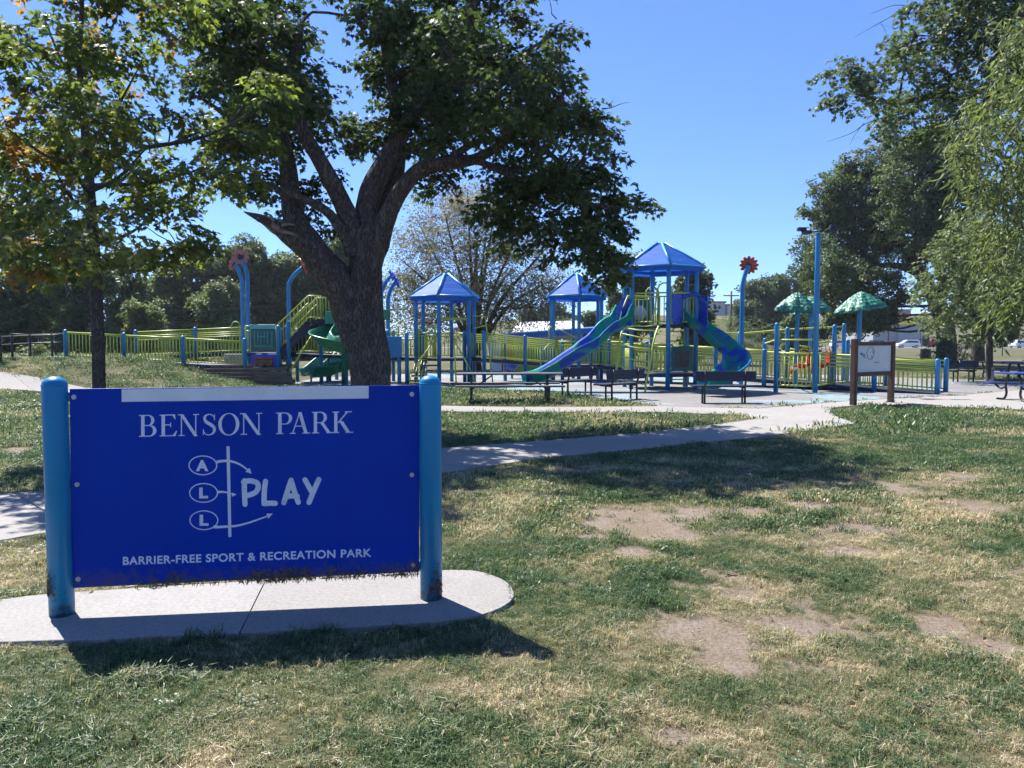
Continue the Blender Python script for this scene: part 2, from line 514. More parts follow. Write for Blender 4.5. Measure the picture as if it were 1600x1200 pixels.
leafmat('leaf_young', [(0.055, 0.085, 0.040), (0.092, 0.126, 0.050), (0.17, 0.195, 0.065), (0.26, 0.16, 0.055), (0.20, 0.075, 0.045)], (1.7, 1.8, 0.8), 0.46)
leafmat('leaf_far', [(0.048, 0.076, 0.048), (0.082, 0.118, 0.066), (0.125, 0.165, 0.082), (0.19, 0.225, 0.11)], (1.4, 1.5, 0.9), tmix=0.34, rough=0.5)
leafmat('leaf_olive', [(0.13, 0.132, 0.078), (0.19, 0.18, 0.10), (0.25, 0.215, 0.125)], (1.3, 1.3, 0.9), 0.36, 0.55)
leafmat('leaf_willow', [(0.10, 0.135, 0.065), (0.155, 0.19, 0.09), (0.23, 0.255, 0.135)], (1.35, 1.45, 0.8), 0.38, 0.5, 0.3)
m, nt, b, out = nodes_of('grass_blade')
at = N(nt, 'ShaderNodeAttribute', attribute_name='tint', attribute_type='INSTANCER'); al = N(nt, 'ShaderNodeAttribute', attribute_name='lrnd')
ma = N(nt, 'ShaderNodeMath', operation='MULTIPLY_ADD'); nt.links.new(al.outputs['Fac'], ma.inputs[0]); ma.inputs[1].default_value = 0.85; ma.inputs[2].default_value = -0.40
sm_a = N(nt, 'ShaderNodeMath', operation='ADD', use_clamp=True); nt.links.new(ma.outputs[0], sm_a.inputs[0]); nt.links.new(at.outputs['Fac'], sm_a.inputs[1])
c = ramp(nt, sm_a.outputs[0], [(0.0, (0.042, 0.095, 0.040)), (0.30, (0.115, 0.185, 0.080)), (0.52, (0.235, 0.25, 0.13)), (0.74, (0.43, 0.34, 0.23)), (1.0, (0.68, 0.56, 0.43))]).outputs[0]
nt.links.new(c, b.inputs['Base Color']); b.inputs['Roughness'].default_value = 0.42; b.inputs['Specular IOR Level'].default_value = 0.36
t = N(nt, 'ShaderNodeBsdfTranslucent'); nt.links.new(mixc(nt, 1.0, c, (1.2, 1.25, 0.8), 'MULTIPLY'), t.inputs[0])
mx = N(nt, 'ShaderNodeMixShader'); mx.inputs[0].default_value = 0.36
nt.links.new(b.outputs[0], mx.inputs[1]); nt.links.new(t.outputs[0], mx.inputs[2]); nt.links.new(mx.outputs[0], out.inputs[0])

leafmat('dead_leaf', [(0.10, 0.06, 0.03), (0.20, 0.12, 0.055), (0.28, 0.20, 0.10)], (1, 1, 1), 0.15, 0.7, 0.2)
leafmat('soil_clod', [(0.10, 0.078, 0.06), (0.19, 0.152, 0.12), (0.28, 0.235, 0.19)], (1, 1, 1), 0.0, 0.95, 0.1)
def barkmat(name, c0, c1, sc=1.0):
    m, nt, b, out = nodes_of(name)
    vec = coord(nt, (8 * sc, 8 * sc, 2.2 * sc))
    n1 = noise(nt, 1.5, 6, 0.62, vec, 1.3); n2 = noise(nt, 5.5, 5, 0.7, vec, 0.4)
    sb = N(nt, 'ShaderNodeMath', operation='SUBTRACT'); nt.links.new(n1.outputs[0], sb.inputs[0]); sb.inputs[1].default_value = 0.5
    ab_ = N(nt, 'ShaderNodeMath', operation='ABSOLUTE'); nt.links.new(sb.outputs[0], ab_.inputs[0])
    mm = N(nt, 'ShaderNodeMath', operation='MULTIPLY_ADD'); nt.links.new(ab_.outputs[0], mm.inputs[0]); mm.inputs[1].default_value = 2.6; nt.links.new(n2.outputs[0], mm.inputs[2])
    c = ramp(nt, mm.outputs[0], [(0.42, tuple(x * 0.38 for x in c0)), (0.62, c0), (0.95, c1)]).outputs[0]
    nt.links.new(c, b.inputs['Base Color']); b.inputs['Roughness'].default_value = 0.93
    b.inputs['Specular IOR Level'].default_value = 0.2
    bump(nt, b, mm.outputs[0], 0.8, 0.05)
barkmat('bark_hero', (0.115, 0.09, 0.078), (0.25, 0.205, 0.18))
barkmat('bark_dark', (0.06, 0.05, 0.042), (0.14, 0.12, 0.10))
barkmat('bark_young', (0.095, 0.08, 0.07), (0.20, 0.175, 0.155), 2.0)
paint('dead_wood', (0.26, 0.215, 0.175), 0.9, 0.3, 6, bmp=0.6)
paint('straw_clip', (0.12, 0.082, 0.045), 0.95, 0.5, 30)

# marbled blue and green slide plastic
m, nt, b, out = nodes_of('slide_marble')
vec = coord(nt)
n1 = noise(nt, 1.15, 2, 0.5, vec, 1.6)
c = ramp(nt, n1.outputs[0], [(0.40, (0.002, 0.062, 0.36)), (0.455, (0.003, 0.11, 0.42)), (0.485, (0.003, 0.22, 0.22)), (0.62, (0.003, 0.24, 0.17))]).outputs[0]
nt.links.new(c, b.inputs['Base Color']); b.inputs['Roughness'].default_value = 0.42; b.inputs['Specular IOR Level'].default_value = 0.12
paint('slide_blue', (0.004, 0.045, 0.38), 0.28, 0.12, 1.2)

# shade roof panels: thin translucent plastic
m, nt, b, out = nodes_of('roof_blue')
vec = coord(nt, (1, 1, 7))
n1 = noise(nt, 2.0, 4, 0.6, vec)
c = ramp(nt, n1.outputs[0], [(0.3, (0.014, 0.105, 0.46)), (0.7, (0.03, 0.165, 0.58))]).outputs[0]
nt.links.new(c, b.inputs['Base Color']); b.inputs['Roughness'].default_value = 0.6; b.inputs['Specular IOR Level'].default_value = 0.2
t = N(nt, 'ShaderNodeBsdfTranslucent'); nt.links.new(c, t.inputs[0])
mx = N(nt, 'ShaderNodeMixShader'); mx.inputs[0].default_value = 0.35
nt.links.new(b.outputs[0], mx.inputs[1]); nt.links.new(t.outputs[0], mx.inputs[2]); nt.links.new(mx.outputs[0], out.inputs[0])

# leaf-shaped canopies
m, nt, b, out = nodes_of('canopy_green')
vec = coord(nt)
v = N(nt, 'ShaderNodeTexVoronoi', feature='F1'); v.inputs['Scale'].default_value = 7; nt.links.new(vec, v.inputs['Vector'])
c = ramp(nt, v.outputs['Distance'], [(0.1, (0.03, 0.24, 0.16)), (0.6, (0.012, 0.13, 0.09))]).outputs[0]
nt.links.new(c, b.inputs['Base Color']); b.inputs['Roughness'].default_value = 0.5
bump(nt, b, v.outputs['Distance'], 0.5, 0.05)
# ------------------------------------------------------------------ paths and paved areas (outlines in the place)
def gl(pts):
    return [GT(*p) for p in pts]
main_far = gl([(-420, 842), (-200, 803), (0, 777), (70, 770), (250, 749), (450, 729), (690, 703), (900, 687), (1060, 672), (1185, 656)])
main_near = gl([(-420, 955), (-200, 890), (0, 850), (70, 838), (250, 808), (450, 777), (690, 742), (860, 717), (1000, 704), (1200, 683), (1338, 663)])
thin_far = gl([(130, 606), (250, 615), (450, 627), (690, 635), (860, 637), (1040, 636)])
thin_near = gl([(150, 620), (300, 628), (450, 636), (690, 644), (900, 645), (1060, 646), (1160, 650)])
wed_far = gl([(-260, 570), (-100, 573), (0, 582), (60, 591), (100, 600), (130, 606)])
wed_near = gl([(-260, 612), (-100, 610), (0, 609), (60, 612), (110, 616), (150, 620)])
br = [Vector((-21.5, 24.5, 0)), Vector((-20.5, 26.6, 0)), Vector((-18.6, 28.0, 0)), Vector((-16.4, 28.6, 0))]
def offs(line, w):
    out = []
    for i, p in enumerate(line):
        a = line[max(i - 1, 0)]; b = line[min(i + 1, len(line) - 1)]
        d = (b - a).normalized(); out.append(p + Vector((-d.y, d.x, 0)) * w)
    return out
br = smooth_curve(br, 6)
bra, brb = offs(br, 0.85), offs(br, -0.85)
plaza = [G(*p) for p in [(1040, 636), (1185, 639), (1330, 627), (1500, 618.5), (1600, 609), (1800, 598), (1900, 640), (1600, 641), (1430, 635), (1350, 633), (1300, 638), (1296, 645), (1312, 654), (1338, 663), (1185, 656), (1160, 650), (1060, 646)]]
rubber = [G(*p) for p in [(452, 604), (560, 606), (640, 606.5), (760, 608), (870, 613.5), (960, 625), (1036, 635.6), (1185, 638.2), (1330, 626.4), (1500, 618.0), (1600, 608.6), (1600, 597), (1300, 586), (1000, 582), (700, 582), (452, 592)]]
pad = [G(*p) for p in [(-260, 975), (-170, 955), (-60, 945), (0, 942), (75, 933), (300, 918), (600, 901), (690, 895.5), (745, 897), (785, 910), (802, 928), (796, 946), (755, 965), (680, 977), (560, 985), (380, 994), (150, 1004), (0, 1009), (-120, 1012), (-220, 1000)]]
ROAD = [(-150, 158), (400, 158), (400, 176), (-150, 176)]

def in_poly(poly, x, y):
    x = np.asarray(x); y = np.asarray(y)
    r = np.zeros(x.shape, bool)
    n = len(poly)
    for i in range(n):
        x0, y0 = poly[i][0], poly[i][1]; x1, y1 = poly[(i + 1) % n][0], poly[(i + 1) % n][1]
        if y0 == y1: continue
        c = ((y0 > y) != (y1 > y)) & (x < (x1 - x0) * (y - y0) / (y1 - y0) + x0)
        r ^= c
    return r
PAVED = [main_far + main_near[::-1], thin_far + thin_near[::-1], wed_far + wed_near[::-1], bra + brb[::-1], plaza, rubber, pad, ROAD]
def paved(x, y):
    r = np.zeros(np.asarray(x).shape, bool)
    for p in PAVED: r |= in_poly(p, x, y)
    return r

# bare soil and dryness over the lawn
SPOTS = [(985, 810, 75, 17), (1085, 798, 45, 9), (1200, 806, 70, 13), (1300, 790, 65, 13), (1390, 757, 45, 10), (1540, 790, 65, 14),
         (985, 862, 38, 12), (1150, 912, 42, 17), (1112, 985, 58, 20), (1140, 1030, 34, 26), (1450, 968, 42, 22), (1250, 975, 60, 16), (1330, 860, 50, 10),
         (1055, 1150, 40, 16), (1415, 1175, 46, 20), (930, 840, 30, 10), (1040, 838, 34, 9), (1500, 745, 40, 8), (1240, 1105, 26, 10), (1560, 1010, 34, 14), (40, 700, 30, 8), (900, 732, 40, 6)]
_sp_w = []
for (px, py, rx, ry) in SPOTS:
    c = G(px, py); a = G(px + rx, py); q0 = G(px, py - ry); q1 = G(px, py + ry)
    _sp_w.append((c.x, c.y, a.x - c.x, (q0.y - q1.y) / 2))
def bare_dry(x, y):
    x = np.asarray(x, float); y = np.asarray(y, float)
    nz = fbm(x * 0.9 + 3, y * 1.5 + 9, 5); nf = fbm(x * 3.6, y * 4.6, 4)
    R = np.zeros(x.shape)
    for (cx, cy, rx, ry) in _sp_w:
        d2 = ((x - cx) / (rx * 1.15)) ** 2 + ((y - cy) / (ry * 1.15)) ** 2
        R = np.maximum(R, np.exp(-0.75 * d2))
    q = 0.70 * R + 1.15 * (nz - 0.5) + 0.75 * (nf - 0.5)
    b = sstep(0.22, 0.60, q) * 0.97
    halo = sstep(0.02, 0.34, q)
    dr = fbm(x * 0.55 + 40, y * 0.55 + 7, 5)
    dry = sstep(0.40, 0.72, dr) * 0.8 + halo * 0.5 + (nf - 0.5) * 0.5
    right = sstep(-0.4, 1.6, x - 0.02 * y) * 0.10 + (1 - sstep(3.0, 4.8, y)) * 0.18
    dry = np.clip(dry + right - 0.04 - sstep(9, 14, y) * 0.22, 0, 1)
    # bare specks
    sp = fbm(x * 2.2 + 70, y * 3.0 + 30, 5)
    b = np.maximum(b, sstep(0.62, 0.80, sp) * 0.85 * sstep(-0.2, 1.0, x))
    return b, dry

# ------------------------------------------------------------------ ground sheet
def axis(spec):
    out = [spec[0][0]]
    for (lo, hi, st) in spec:
        n = max(1, int(round((hi - lo) / st)))
        out += list(lo + (hi - lo) * (np.arange(n) + 1) / n)
    return np.array(out)
gx = axis([(-2500, -300, 200), (-300, -80, 22), (-80, -30, 5), (-30, -9, 0.9), (-9, -3, 0.25), (-3, 4.5, 0.055), (4.5, 10, 0.2), (10, 30, 1.2), (30, 90, 5), (90, 300, 15), (300, 2500, 200)])
gy = axis([(-400, -20, 60), (-20, 1.5, 3), (1.5, 2.4, 0.2), (2.4, 7.5, 0.055), (7.5, 12, 0.12), (12, 22, 0.5), (22, 46, 0.7), (46, 150, 5), (150, 320, 8), (320, 900, 60), (900, 4000, 300)])
XX, YY = np.meshgrid(gx, gy)
inp = paved(XX, YY)
ZZ = terrain(XX, YY) + (fbm(XX * 1.1, YY * 1.1, 3) - 0.5) * 0.03 * (1 - sstep(40, 60, YY)) - 0.005
bare, dry = bare_dry(XX, YY)
ZZ = ZZ - bare * 0.012 + (fbm(XX * 9, YY * 9, 2) - 0.5) * 0.012
ZZ = np.where(inp, np.minimum(ZZ, terrain(XX, YY) - 0.02), np.minimum(ZZ, terrain(XX, YY) + 0.012))
ny, nx = XX.shape
idx = np.arange(nx * ny).reshape(ny, nx)
F = np.stack([idx[:-1, :-1], idx[:-1, 1:], idx[1:, 1:], idx[1:, :-1]], -1).reshape(-1, 4)
ground = np_mesh('ground', np.stack([XX, YY, ZZ], -1).reshape(-1, 3), F, 'turf', None, True)
for nm, arr in (('bare', bare), ('dry', dry * 0.75)):
    a = ground.data.attributes.new(nm, 'FLOAT', 'POINT'); a.data.foreach_set('value', arr.ravel().astype(np.float32))
tag(ground, 'worn park lawn with dry straw and bare soil patches', None, None, 'structure')

# ------------------------------------------------------------------ slabs
def strip_slabs(name, label, A, B, step, mat, lift=0.022, across=5):
    """a path between two edge lines, cut into concrete slabs with open joints"""
    A = resample(smooth_curve(A, 6), 121); B = resample(smooth_curve(B, 6), 121)
    L = sum((a2 + b2 - a1 - b1).length / 2 for a1, a2, b1, b2 in zip(A, A[1:], B, B[1:]))
    n = max(1, int(L / step))
    root = bpy.data.objects.new(name, None); COL.objects.link(root); root.location = (A[0] + B[0]) / 2
    tag(root, label, None, None, 'structure')
    def at(t):
        f = t * 120; i = min(int(f), 119); k = f - i
        return A[i].lerp(A[i + 1], k), B[i].lerp(B[i + 1], k)
    gap = 0.006 / max(L, 1)
    for s in range(n):
        t0, t1 = s / n + gap, (s + 1) / n - gap
        mb = MB(); rows = 7; vs = []
        for i in range(rows):
            a, b = at(t0 + (t1 - t0) * i / (rows - 1))
            for j in range(across):
                p = a.lerp(b, j / (across - 1)); vs.append((p.x, p.y, T(p.x, p.y) + lift))
        fs = [(i * across + j, i * across + j + 1, (i + 1) * across + j + 1, (i + 1) * across + j) for i in range(rows - 1) for j in range(across - 1)]
        e = [j for j in range(across)] + [i * across + across - 1 for i in range(1, rows)] + [(rows - 1) * across + j for j in range(across - 2, -1, -1)] + [i * across for i in range(rows - 2, 0, -1)]
        o = len(vs)
        vs += [(vs[k][0], vs[k][1], vs[k][2] - 0.09) for k in e]
        fs += [(e[k], e[(k + 1) % len(e)], o + (k + 1) % len(e), o + k) for k in range(len(e))]
        mb.add(vs, fs, False); mb.build('slab', mat, root)
    return root
def flat_poly(name, poly, z, mat, parent=None, depth=0.1):
    n = len(poly)
    vs = [(p[0], p[1], z) for p in poly] + [(p[0], p[1], z - depth) for p in poly]
    fs = [tuple(range(n))] + [((i + 1) % n, i, n + i, n + (i + 1) % n) for i in range(n)]
    o = mesh_obj(name, vs, fs, mat, parent)
    import bmesh
    bm = bmesh.new(); bm.from_mesh(o.data); bmesh.ops.recalc_face_normals(bm, faces=bm.faces); bmesh.ops.triangulate(bm, faces=bm.faces); bm.to_mesh(o.data); bm.free()
    return o
strip_slabs('concrete_path', 'wide pale concrete path winding behind the blue sign', main_far, main_near, 1.9, 'concrete')
strip_slabs('side_path', 'narrow concrete path passing in front of the picnic table', thin_far, thin_near, 1.9, 'concrete', 0.020)
strip_slabs('mound_path', 'concrete path bending up the grassy mound', wed_far, wed_near, 3.0, 'concrete', 0.018, 9)
strip_slabs('ramp_path', 'concrete path leading to the ramp on the mound', bra, brb, 1.9, 'concrete', 0.03, 5)
tag(flat_poly('plaza', plaza, 0.016, 'concrete'), 'pale concrete plaza beside the play area', None, None, 'structure')
tag(flat_poly('playground_surface', rubber, 0.012, 'rubber'), 'grey and aqua rubber play surface under the play structure', None, None, 'structure')
tag(flat_poly('road', [(-150, 158), (400, 158), (400, 176), (-150, 176)], 0.0, 'asphalt'), 'asphalt street beyond the park', None, None, 'structure')
bpy.data.objects['road'].location.z = 0.03
# sign pad: two slabs with a joint
padroot = bpy.data.objects.new('sign_pad', None); COL.objects.link(padroot); padroot.location = G(400, 950)
tag(padroot, 'rounded concrete pad under the blue park sign', None, None, 'structure')
j0, j1 = G(415, 912), G(375, 994)
jd = (j1 - j0).normalized(); jn = Vector((jd.y, -jd.x, 0))
if jn.x < 0: jn = -jn
def clip(poly, p, n):
    out = []
    for i in range(len(poly)):
        a = poly[i]; b = poly[(i + 1) % len(poly)]
        da = (a - p).dot(n); db = (b - p).dot(n)
        if da >= 0: out.append(a)
        if (da >= 0) != (db >= 0): out.append(a.lerp(b, da / (da - db)))
    return out
padc = [Vector(p) for p in smooth_curve(pad + [pad[0]], 4)[:-1]]
for sgn in (-1, 1):
    pc = clip(padc, j0 + jn * sgn * 0.004, jn * sgn)
    o = flat_poly('slab', pc, 0.022, 'concrete_pad', padroot, 0.1)
    b_ = o.modifiers.new('bevel', 'BEVEL'); b_.width = 0.008; b_.segments = 2; b_.limit_method = 'ANGLE'; b_.angle_limit = 0.8

# ------------------------------------------------------------------ instanced foliage tools
def proto_mesh(name, verts, faces, lr, mat):
    me = bpy.data.meshes.new(name)
    me.from_pydata([tuple(v) for v in verts], [], faces); me.update()
    a = me.attributes.new('lrnd', 'FLOAT', 'POINT'); a.data.foreach_set('value', np.array(lr, np.float32))
    me.materials.append(M[mat])
    return bpy.data.objects.new(name, me)      # never linked: source geometry only
def make_group(name, protos):
    ng = bpy.data.node_groups.new(name, 'GeometryNodeTree')
    ng.interface.new_socket('Geometry', in_out='INPUT', socket_type='NodeSocketGeometry')
    ng.interface.new_socket('Geometry', in_out='OUTPUT', socket_type='NodeSocketGeometry')
    gi = ng.nodes.new('NodeGroupInput'); go = ng.nodes.new('NodeGroupOutput')
    g2i = ng.nodes.new('GeometryNodeGeometryToInstance')
    for p in protos:
        oi = ng.nodes.new('GeometryNodeObjectInfo'); oi.inputs['Object'].default_value = p
        ng.links.new(oi.outputs['Geometry'], g2i.inputs[0])
    iop = ng.nodes.new('GeometryNodeInstanceOnPoints')
    iop.inputs['Pick Instance'].default_value = True
    def attr(n, t):
        a = ng.nodes.new('GeometryNodeInputNamedAttribute'); a.data_type = t; a.inputs['Name'].default_value = n
        return a.outputs['Attribute']
    ng.links.new(gi.outputs[0], iop.inputs['Points']); ng.links.new(g2i.outputs[0], iop.inputs['Instance'])
    ng.links.new(attr('pick', 'INT'), iop.inputs['Instance Index'])
    ng.links.new(attr('rot', 'FLOAT_VECTOR'), iop.inputs['Rotation'])
    ng.links.new(attr('scl', 'FLOAT_VECTOR'), iop.inputs['Scale'])
    ng.links.new(iop.outputs[0], go.inputs[0])
    return ng
def scatter(name, pts, rot, scl, tint, group, nprot, parent=None):
    pts = np.asarray(pts, np.float32); n = len(pts)
    if parent is not None: pts = pts - np.array(world_loc(parent), np.float32)
    me = bpy.data.meshes.new(name)
    me.vertices.add(n); me.vertices.foreach_set('co', pts.ravel())
    a = me.attributes.new('rot', 'FLOAT_VECTOR', 'POINT'); a.data.foreach_set('vector', np.asarray(rot, np.float32).ravel())
    scl = np.asarray(scl, np.float32)
    if scl.ndim == 1: scl = np.repeat(scl[:, None], 3, 1)
    a = me.attributes.new('scl', 'FLOAT_VECTOR', 'POINT'); a.data.foreach_set('vector', scl.ravel())
    a = me.attributes.new('tint', 'FLOAT', 'POINT'); a.data.foreach_set('value', np.clip(np.asarray(tint, np.float32), 0, 1))
    a = me.attributes.new('pick', 'INT', 'POINT'); a.data.foreach_set('value', RNG.integers(0, nprot, n).astype(np.int32))
    me.update()
    o = link(bpy.data.objects.new(name, me), parent)
    md = o.modifiers.new('foliage', 'NODES'); md.node_group = group
    o['kind'] = 'stuff'
    return o

# ------------------------------------------------------------------ grass
def clump(name, nb, rad, hmin, hmax, w, lean=0.9):
    vs = []; fs = []; lr = []
    for i in range(nb):
        a = random.uniform(0, 2 * PI); r = rad * math.sqrt(random.random())
        p = Vector((r * math.cos(a), r * math.sin(a), -0.006))
        h = random.uniform(hmin, hmax); d = random.uniform(0, 2 * PI); le = random.uniform(0.15, lean)
        o = Vector((math.cos(d), math.sin(d), 0)); sd = Vector((-o.y, o.x, 0))
        ww = w * random.uniform(0.6, 1.25)
        q = p + o * (h * le * 0.35) + Vector((0, 0, h * 0.62)); tp = p + o * (h * le * random.uniform(0.9, 1.25)) + Vector((0, 0, h * (1.05 - 0.45 * le)))
        k = len(vs); c = random.random()
        vs += [p - sd * ww * 0.5, p + sd * ww * 0.5, q + sd * ww * 0.42, q - sd * ww * 0.42, tp]
        fs += [(k, k + 1, k + 2, k + 3), (k + 3, k + 2, k + 4)]; lr += [c] * 5
    return proto_mesh(name, vs, fs, lr, 'grass_blade')
gr_near = [clump('grass_clump', 30, 0.055, 0.022, 0.060, 0.0036, 1.25) for _ in range(4)] + [clump('grass_clump', 30, 0.055, 0.015, 0.040, 0.0036, 1.7) for _ in range(3)] + [clump('grass_clump', 16, 0.03, 0.05, 0.095, 0.0042, 1.1)]
gr_mid = [clump('grass_clump', 24, 0.10, 0.03, 0.065, 0.008, 1.3) for _ in range(5)]
gr_far = [clump('grass_clump', 26, 0.24, 0.035, 0.075, 0.016, 1.3) for _ in range(4)]
NG_near, NG_mid, NG_far = make_group('grass_near', gr_near), make_group('grass_mid', gr_mid), make_group('grass_far', gr_far)
def grass_zone(name, y0, y1, dens, group, npro, smin, smax, label, off=0.0):
    n = int(dens * (y1 - y0) * ((y0 + y1) * 0.70 + 1.6))
    t = RNG.random(n * 2)
    y = np.sqrt(y0 ** 2 + t * (y1 ** 2 - y0 ** 2)); x = (RNG.random(n * 2) - 0.5) * 2 * (0.70 * y + 0.5)
    k = int(n); x = x[:k]; y = y[:k]
    b, d = bare_dry(x, y)
    patch = fbm(x * 2.2 + 11, y * 2.2 + 5, 4)
    jx = (fbm(x * 7, y * 7, 2) - 0.5) * 0.16; jy = (fbm(x * 7 + 50, y * 7 + 20, 2) - 0.5) * 0.16
    keep = (~paved(x + jx * sstep(0, 9, 16 - y), y + jy * sstep(0, 9, 16 - y))) & (RNG.random(k) > b * 0.99) & (RNG.random(k) < np.clip(0.55 + 1.1 * (patch - 0.30) + 0.3 * (1 - d), 0.25, 1))
    x, y, d, patch, b = x[keep], y[keep], d[keep], patch[keep], b[keep]
    n = len(x)
    z = terrain(x, y) + (fbm(x * 1.1, y * 1.1, 3) - 0.5) * 0.03 - 0.004
    s = RNG.uniform(smin, smax, n) * (0.55 + 0.75 * patch + 0.35 * sstep(0.55, 0.7, patch)) * (1 - 0.45 * b)
    rot = np.stack([RNG.normal(0, 0.16, n), RNG.normal(0, 0.16, n), RNG.uniform(0, 6.28, n)], 1)
    fine = fbm(x * 3.3 + 90, y * 3.3 + 2, 3)
    tuft = sstep(0.50, 0.66, patch)
    tint = 0.17 + 0.58 * d + RNG.normal(0, 0.10, n) + (0.5 - fine) * 0.7 - tuft * 0.22
    o = scatter(name, np.stack([x, y, z], 1), rot, s, tint, group, npro)
    return tag(o, label, 'grass', None, 'stuff')
grass_zone('near_grass', 2.2, 6.2, 1050, NG_near, 8, 0.50, 0.92, 'short mixed green and straw lawn grass around the sign')
grass_zone('middle_grass', 6.2, 13.0, 330, NG_mid, 5, 0.6, 1.1, 'short lawn grass along the wide path')
grass_zone('far_grass', 13.0, 33.0, 40, NG_far, 4, 0.8, 1.3, 'short lawn grass by the play area and mound')

# ------------------------------------------------------------------ crumbs of soil, dead leaves, clover on the lawn
def clod(nm):
    vs = []; fs = []; n = 6
    for i, (r, z) in enumerate([(0.55, -0.2), (1.0, 0.1), (0.6, 0.6)]):
        for k in range(n): a = 2 * PI * k / n + i * .4; q = r * random.uniform(.75, 1.25); vs.append((q * math.cos(a), q * math.sin(a) * .8, z * random.uniform(.8, 1.2)))
    for i in range(2):
        for k in range(n): fs.append((i * n + k, i * n + (k + 1) % n, (i + 1) * n + (k + 1) % n, (i + 1) * n + k))
    fs.append(tuple(2 * n + k for k in range(n)))
    return proto_mesh(nm, vs, fs, [random.random() for _ in vs], 'soil_clod')
NG_clod = make_group('soil_crumbs', [clod('soil_clod') for _ in range(4)])
def dead_leaf(nm):
    o = [(0, 0), (.3, .12), (.5, .4), (.3, .7), (0, 1), (-.3, .72), (-.5, .35), (-.28, .1)]
    vs = [(x, y, abs(x) * random.uniform(.2, .7) + .15 * math.sin(3 * y)) for x, y in o] + [(0, .45, 0)]
    return proto_mesh(nm, vs, [(k, (k + 1) % 8, 8) for k in range(8)], [random.random()] * 9, 'dead_leaf')
NG_dead = make_group('dead_leaves', [dead_leaf('dead_leaf') for _ in range(4)])
def clover(nm):
    vs = []; fs = []; lr = []
    for i in range(16):
        p = Vector((random.gauss(0, .05), random.gauss(0, .05), random.uniform(.012, .035))); c = random.random() * .3
        for j in range(3):
            a = j * 2.094 + random.random(); d = Vector((math.cos(a), math.sin(a), .15)); e = Vector((-d.y, d.x, .1)); k = len(vs)
            vs += [p, p + d * .009 + e * .007, p + d * .016, p + d * .009 - e * .007]; fs += [(k, k + 1, k + 2, k + 3)]; lr += [c] * 4
    return proto_mesh(nm, vs, fs, lr, 'grass_blade')
NG_clov = make_group('clover', [clover('clover_patch') for _ in range(4)])
def litter(name, n, group, npro, s0, s1, test, label, cat, y0=2.3, y1=13, tint=(0, 1), zoff=0.0, flat=.3):
    y = np.sqrt(y0 ** 2 + RNG.random(n) * (y1 ** 2 - y0 ** 2)); x = (RNG.random(n) - .5) * 2 * (.7 * y + .5)
    b, d = bare_dry(x, y); k = (~paved(x, y)) & test(x, y, b); x, y = x[k], y[k]; m = len(x)
    z = terrain(x, y) + (fbm(x * 1.1, y * 1.1, 3) - 0.5) * 0.03 - 0.005 + zoff
    o = scatter(name, np.stack([x, y, z], 1), np.stack([RNG.normal(0, flat, m), RNG.normal(0, flat, m), RNG.uniform(0, 6.28, m)], 1), RNG.uniform(s0, s1, m) * RNG.uniform(.5, 1.3, m), RNG.uniform(*tint, m), group, npro)
    tag(o, label, cat, None, 'stuff')
litter('soil_crumbs', 60000, NG_clod, 4, .002, .0055, lambda x, y, b: b > RNG.uniform(.25, .9, len(x)), 'crumbs of dry soil on the bare patches', 'soil', tint=(.45, 1))
litter('fallen_leaves', 420, NG_dead, 4, .018, .042, lambda x, y, b: b >= 0, 'scattered brown fallen leaves on the lawn', 'leaves', y1=18, zoff=.022, flat=.5)
litter('clover', 1500, NG_clov, 4, .5, .9, lambda x, y, b: (fbm(x * .8 + 7, y * .8, 3) > .56) & (b < .3), 'small clover weeds among the lawn grass', 'clover', y1=7, tint=(.15, .40))
# ------------------------------------------------------------------ leaves
MAPLE = [(0, -0.02), (0.16, -0.06), (0.34, -0.10), (0.26, 0.08), (0.52, 0.22), (0.34, 0.30), (0.40, 0.56), (0.16, 0.46), (0.0, 1.0)]
def leaf_shape(kind):
    if kind == 'maple':
        o = MAPLE + [(-x, y) for x, y in MAPLE[-2:0:-1]]
        return o, (0, 0.30)
    if kind == 'oval':
        o = [(0, 0), (0.22, 0.25), (0.25, 0.55), (0.0, 1.0), (-0.25, 0.55), (-0.22, 0.25)]
        return o, (0, 0.45)
    o = [(0, 0), (0.08, 0.3), (0.07, 0.65), (0, 1.0), (-0.07, 0.65), (-0.08, 0.3)]
    return o, (0, 0.5)
def sprig(name, kind, n, length, size, mat, spread=0.55, droop=0.35):
    vs = []; fs = []; lr = []
    o, cen = leaf_shape(kind)
    for i in range(n):
        t = (i + 0.5) / n
        base = Vector((length * t, random.gauss(0, length * 0.10), random.gauss(0, length * 0.10) - droop * length * t * t * 0.5))
        side = 1 if i % 2 else -1
        yaw = side * random.uniform(0.3, 1.5) if t < 0.85 else random.uniform(-0.5, 0.5)
        d = Vector((math.cos(yaw), math.sin(yaw), -random.uniform(-0.25, 0.25 + droop * 1.6))).normalized()
        up = Vector((random.gauss(0, spread), random.gauss(0, spread), 1)).normalized()
        s = d.cross(up).normalized(); u = s.cross(d)
        sz = size * random.uniform(0.7, 1.2); pet = size * 0.25
        k = len(vs); c = random.random()
        b0 = base + d * pet
        fold = random.uniform(0.05, 0.3)
        for (x, y) in o: vs.append(b0 + s * (x * sz) + d * (y * sz) + u * (abs(x) * fold * sz - 0.25 * y * y * sz * droop))
        vs.append(b0 + d * (cen[1] * sz) - u * (0.02 * sz))
        m = len(o)
        fs += [(k + j, k + (j + 1) % m, k + m) for j in range(m)]
        lr += [c] * (m + 1)
    return proto_mesh(name, vs, fs, lr, mat)
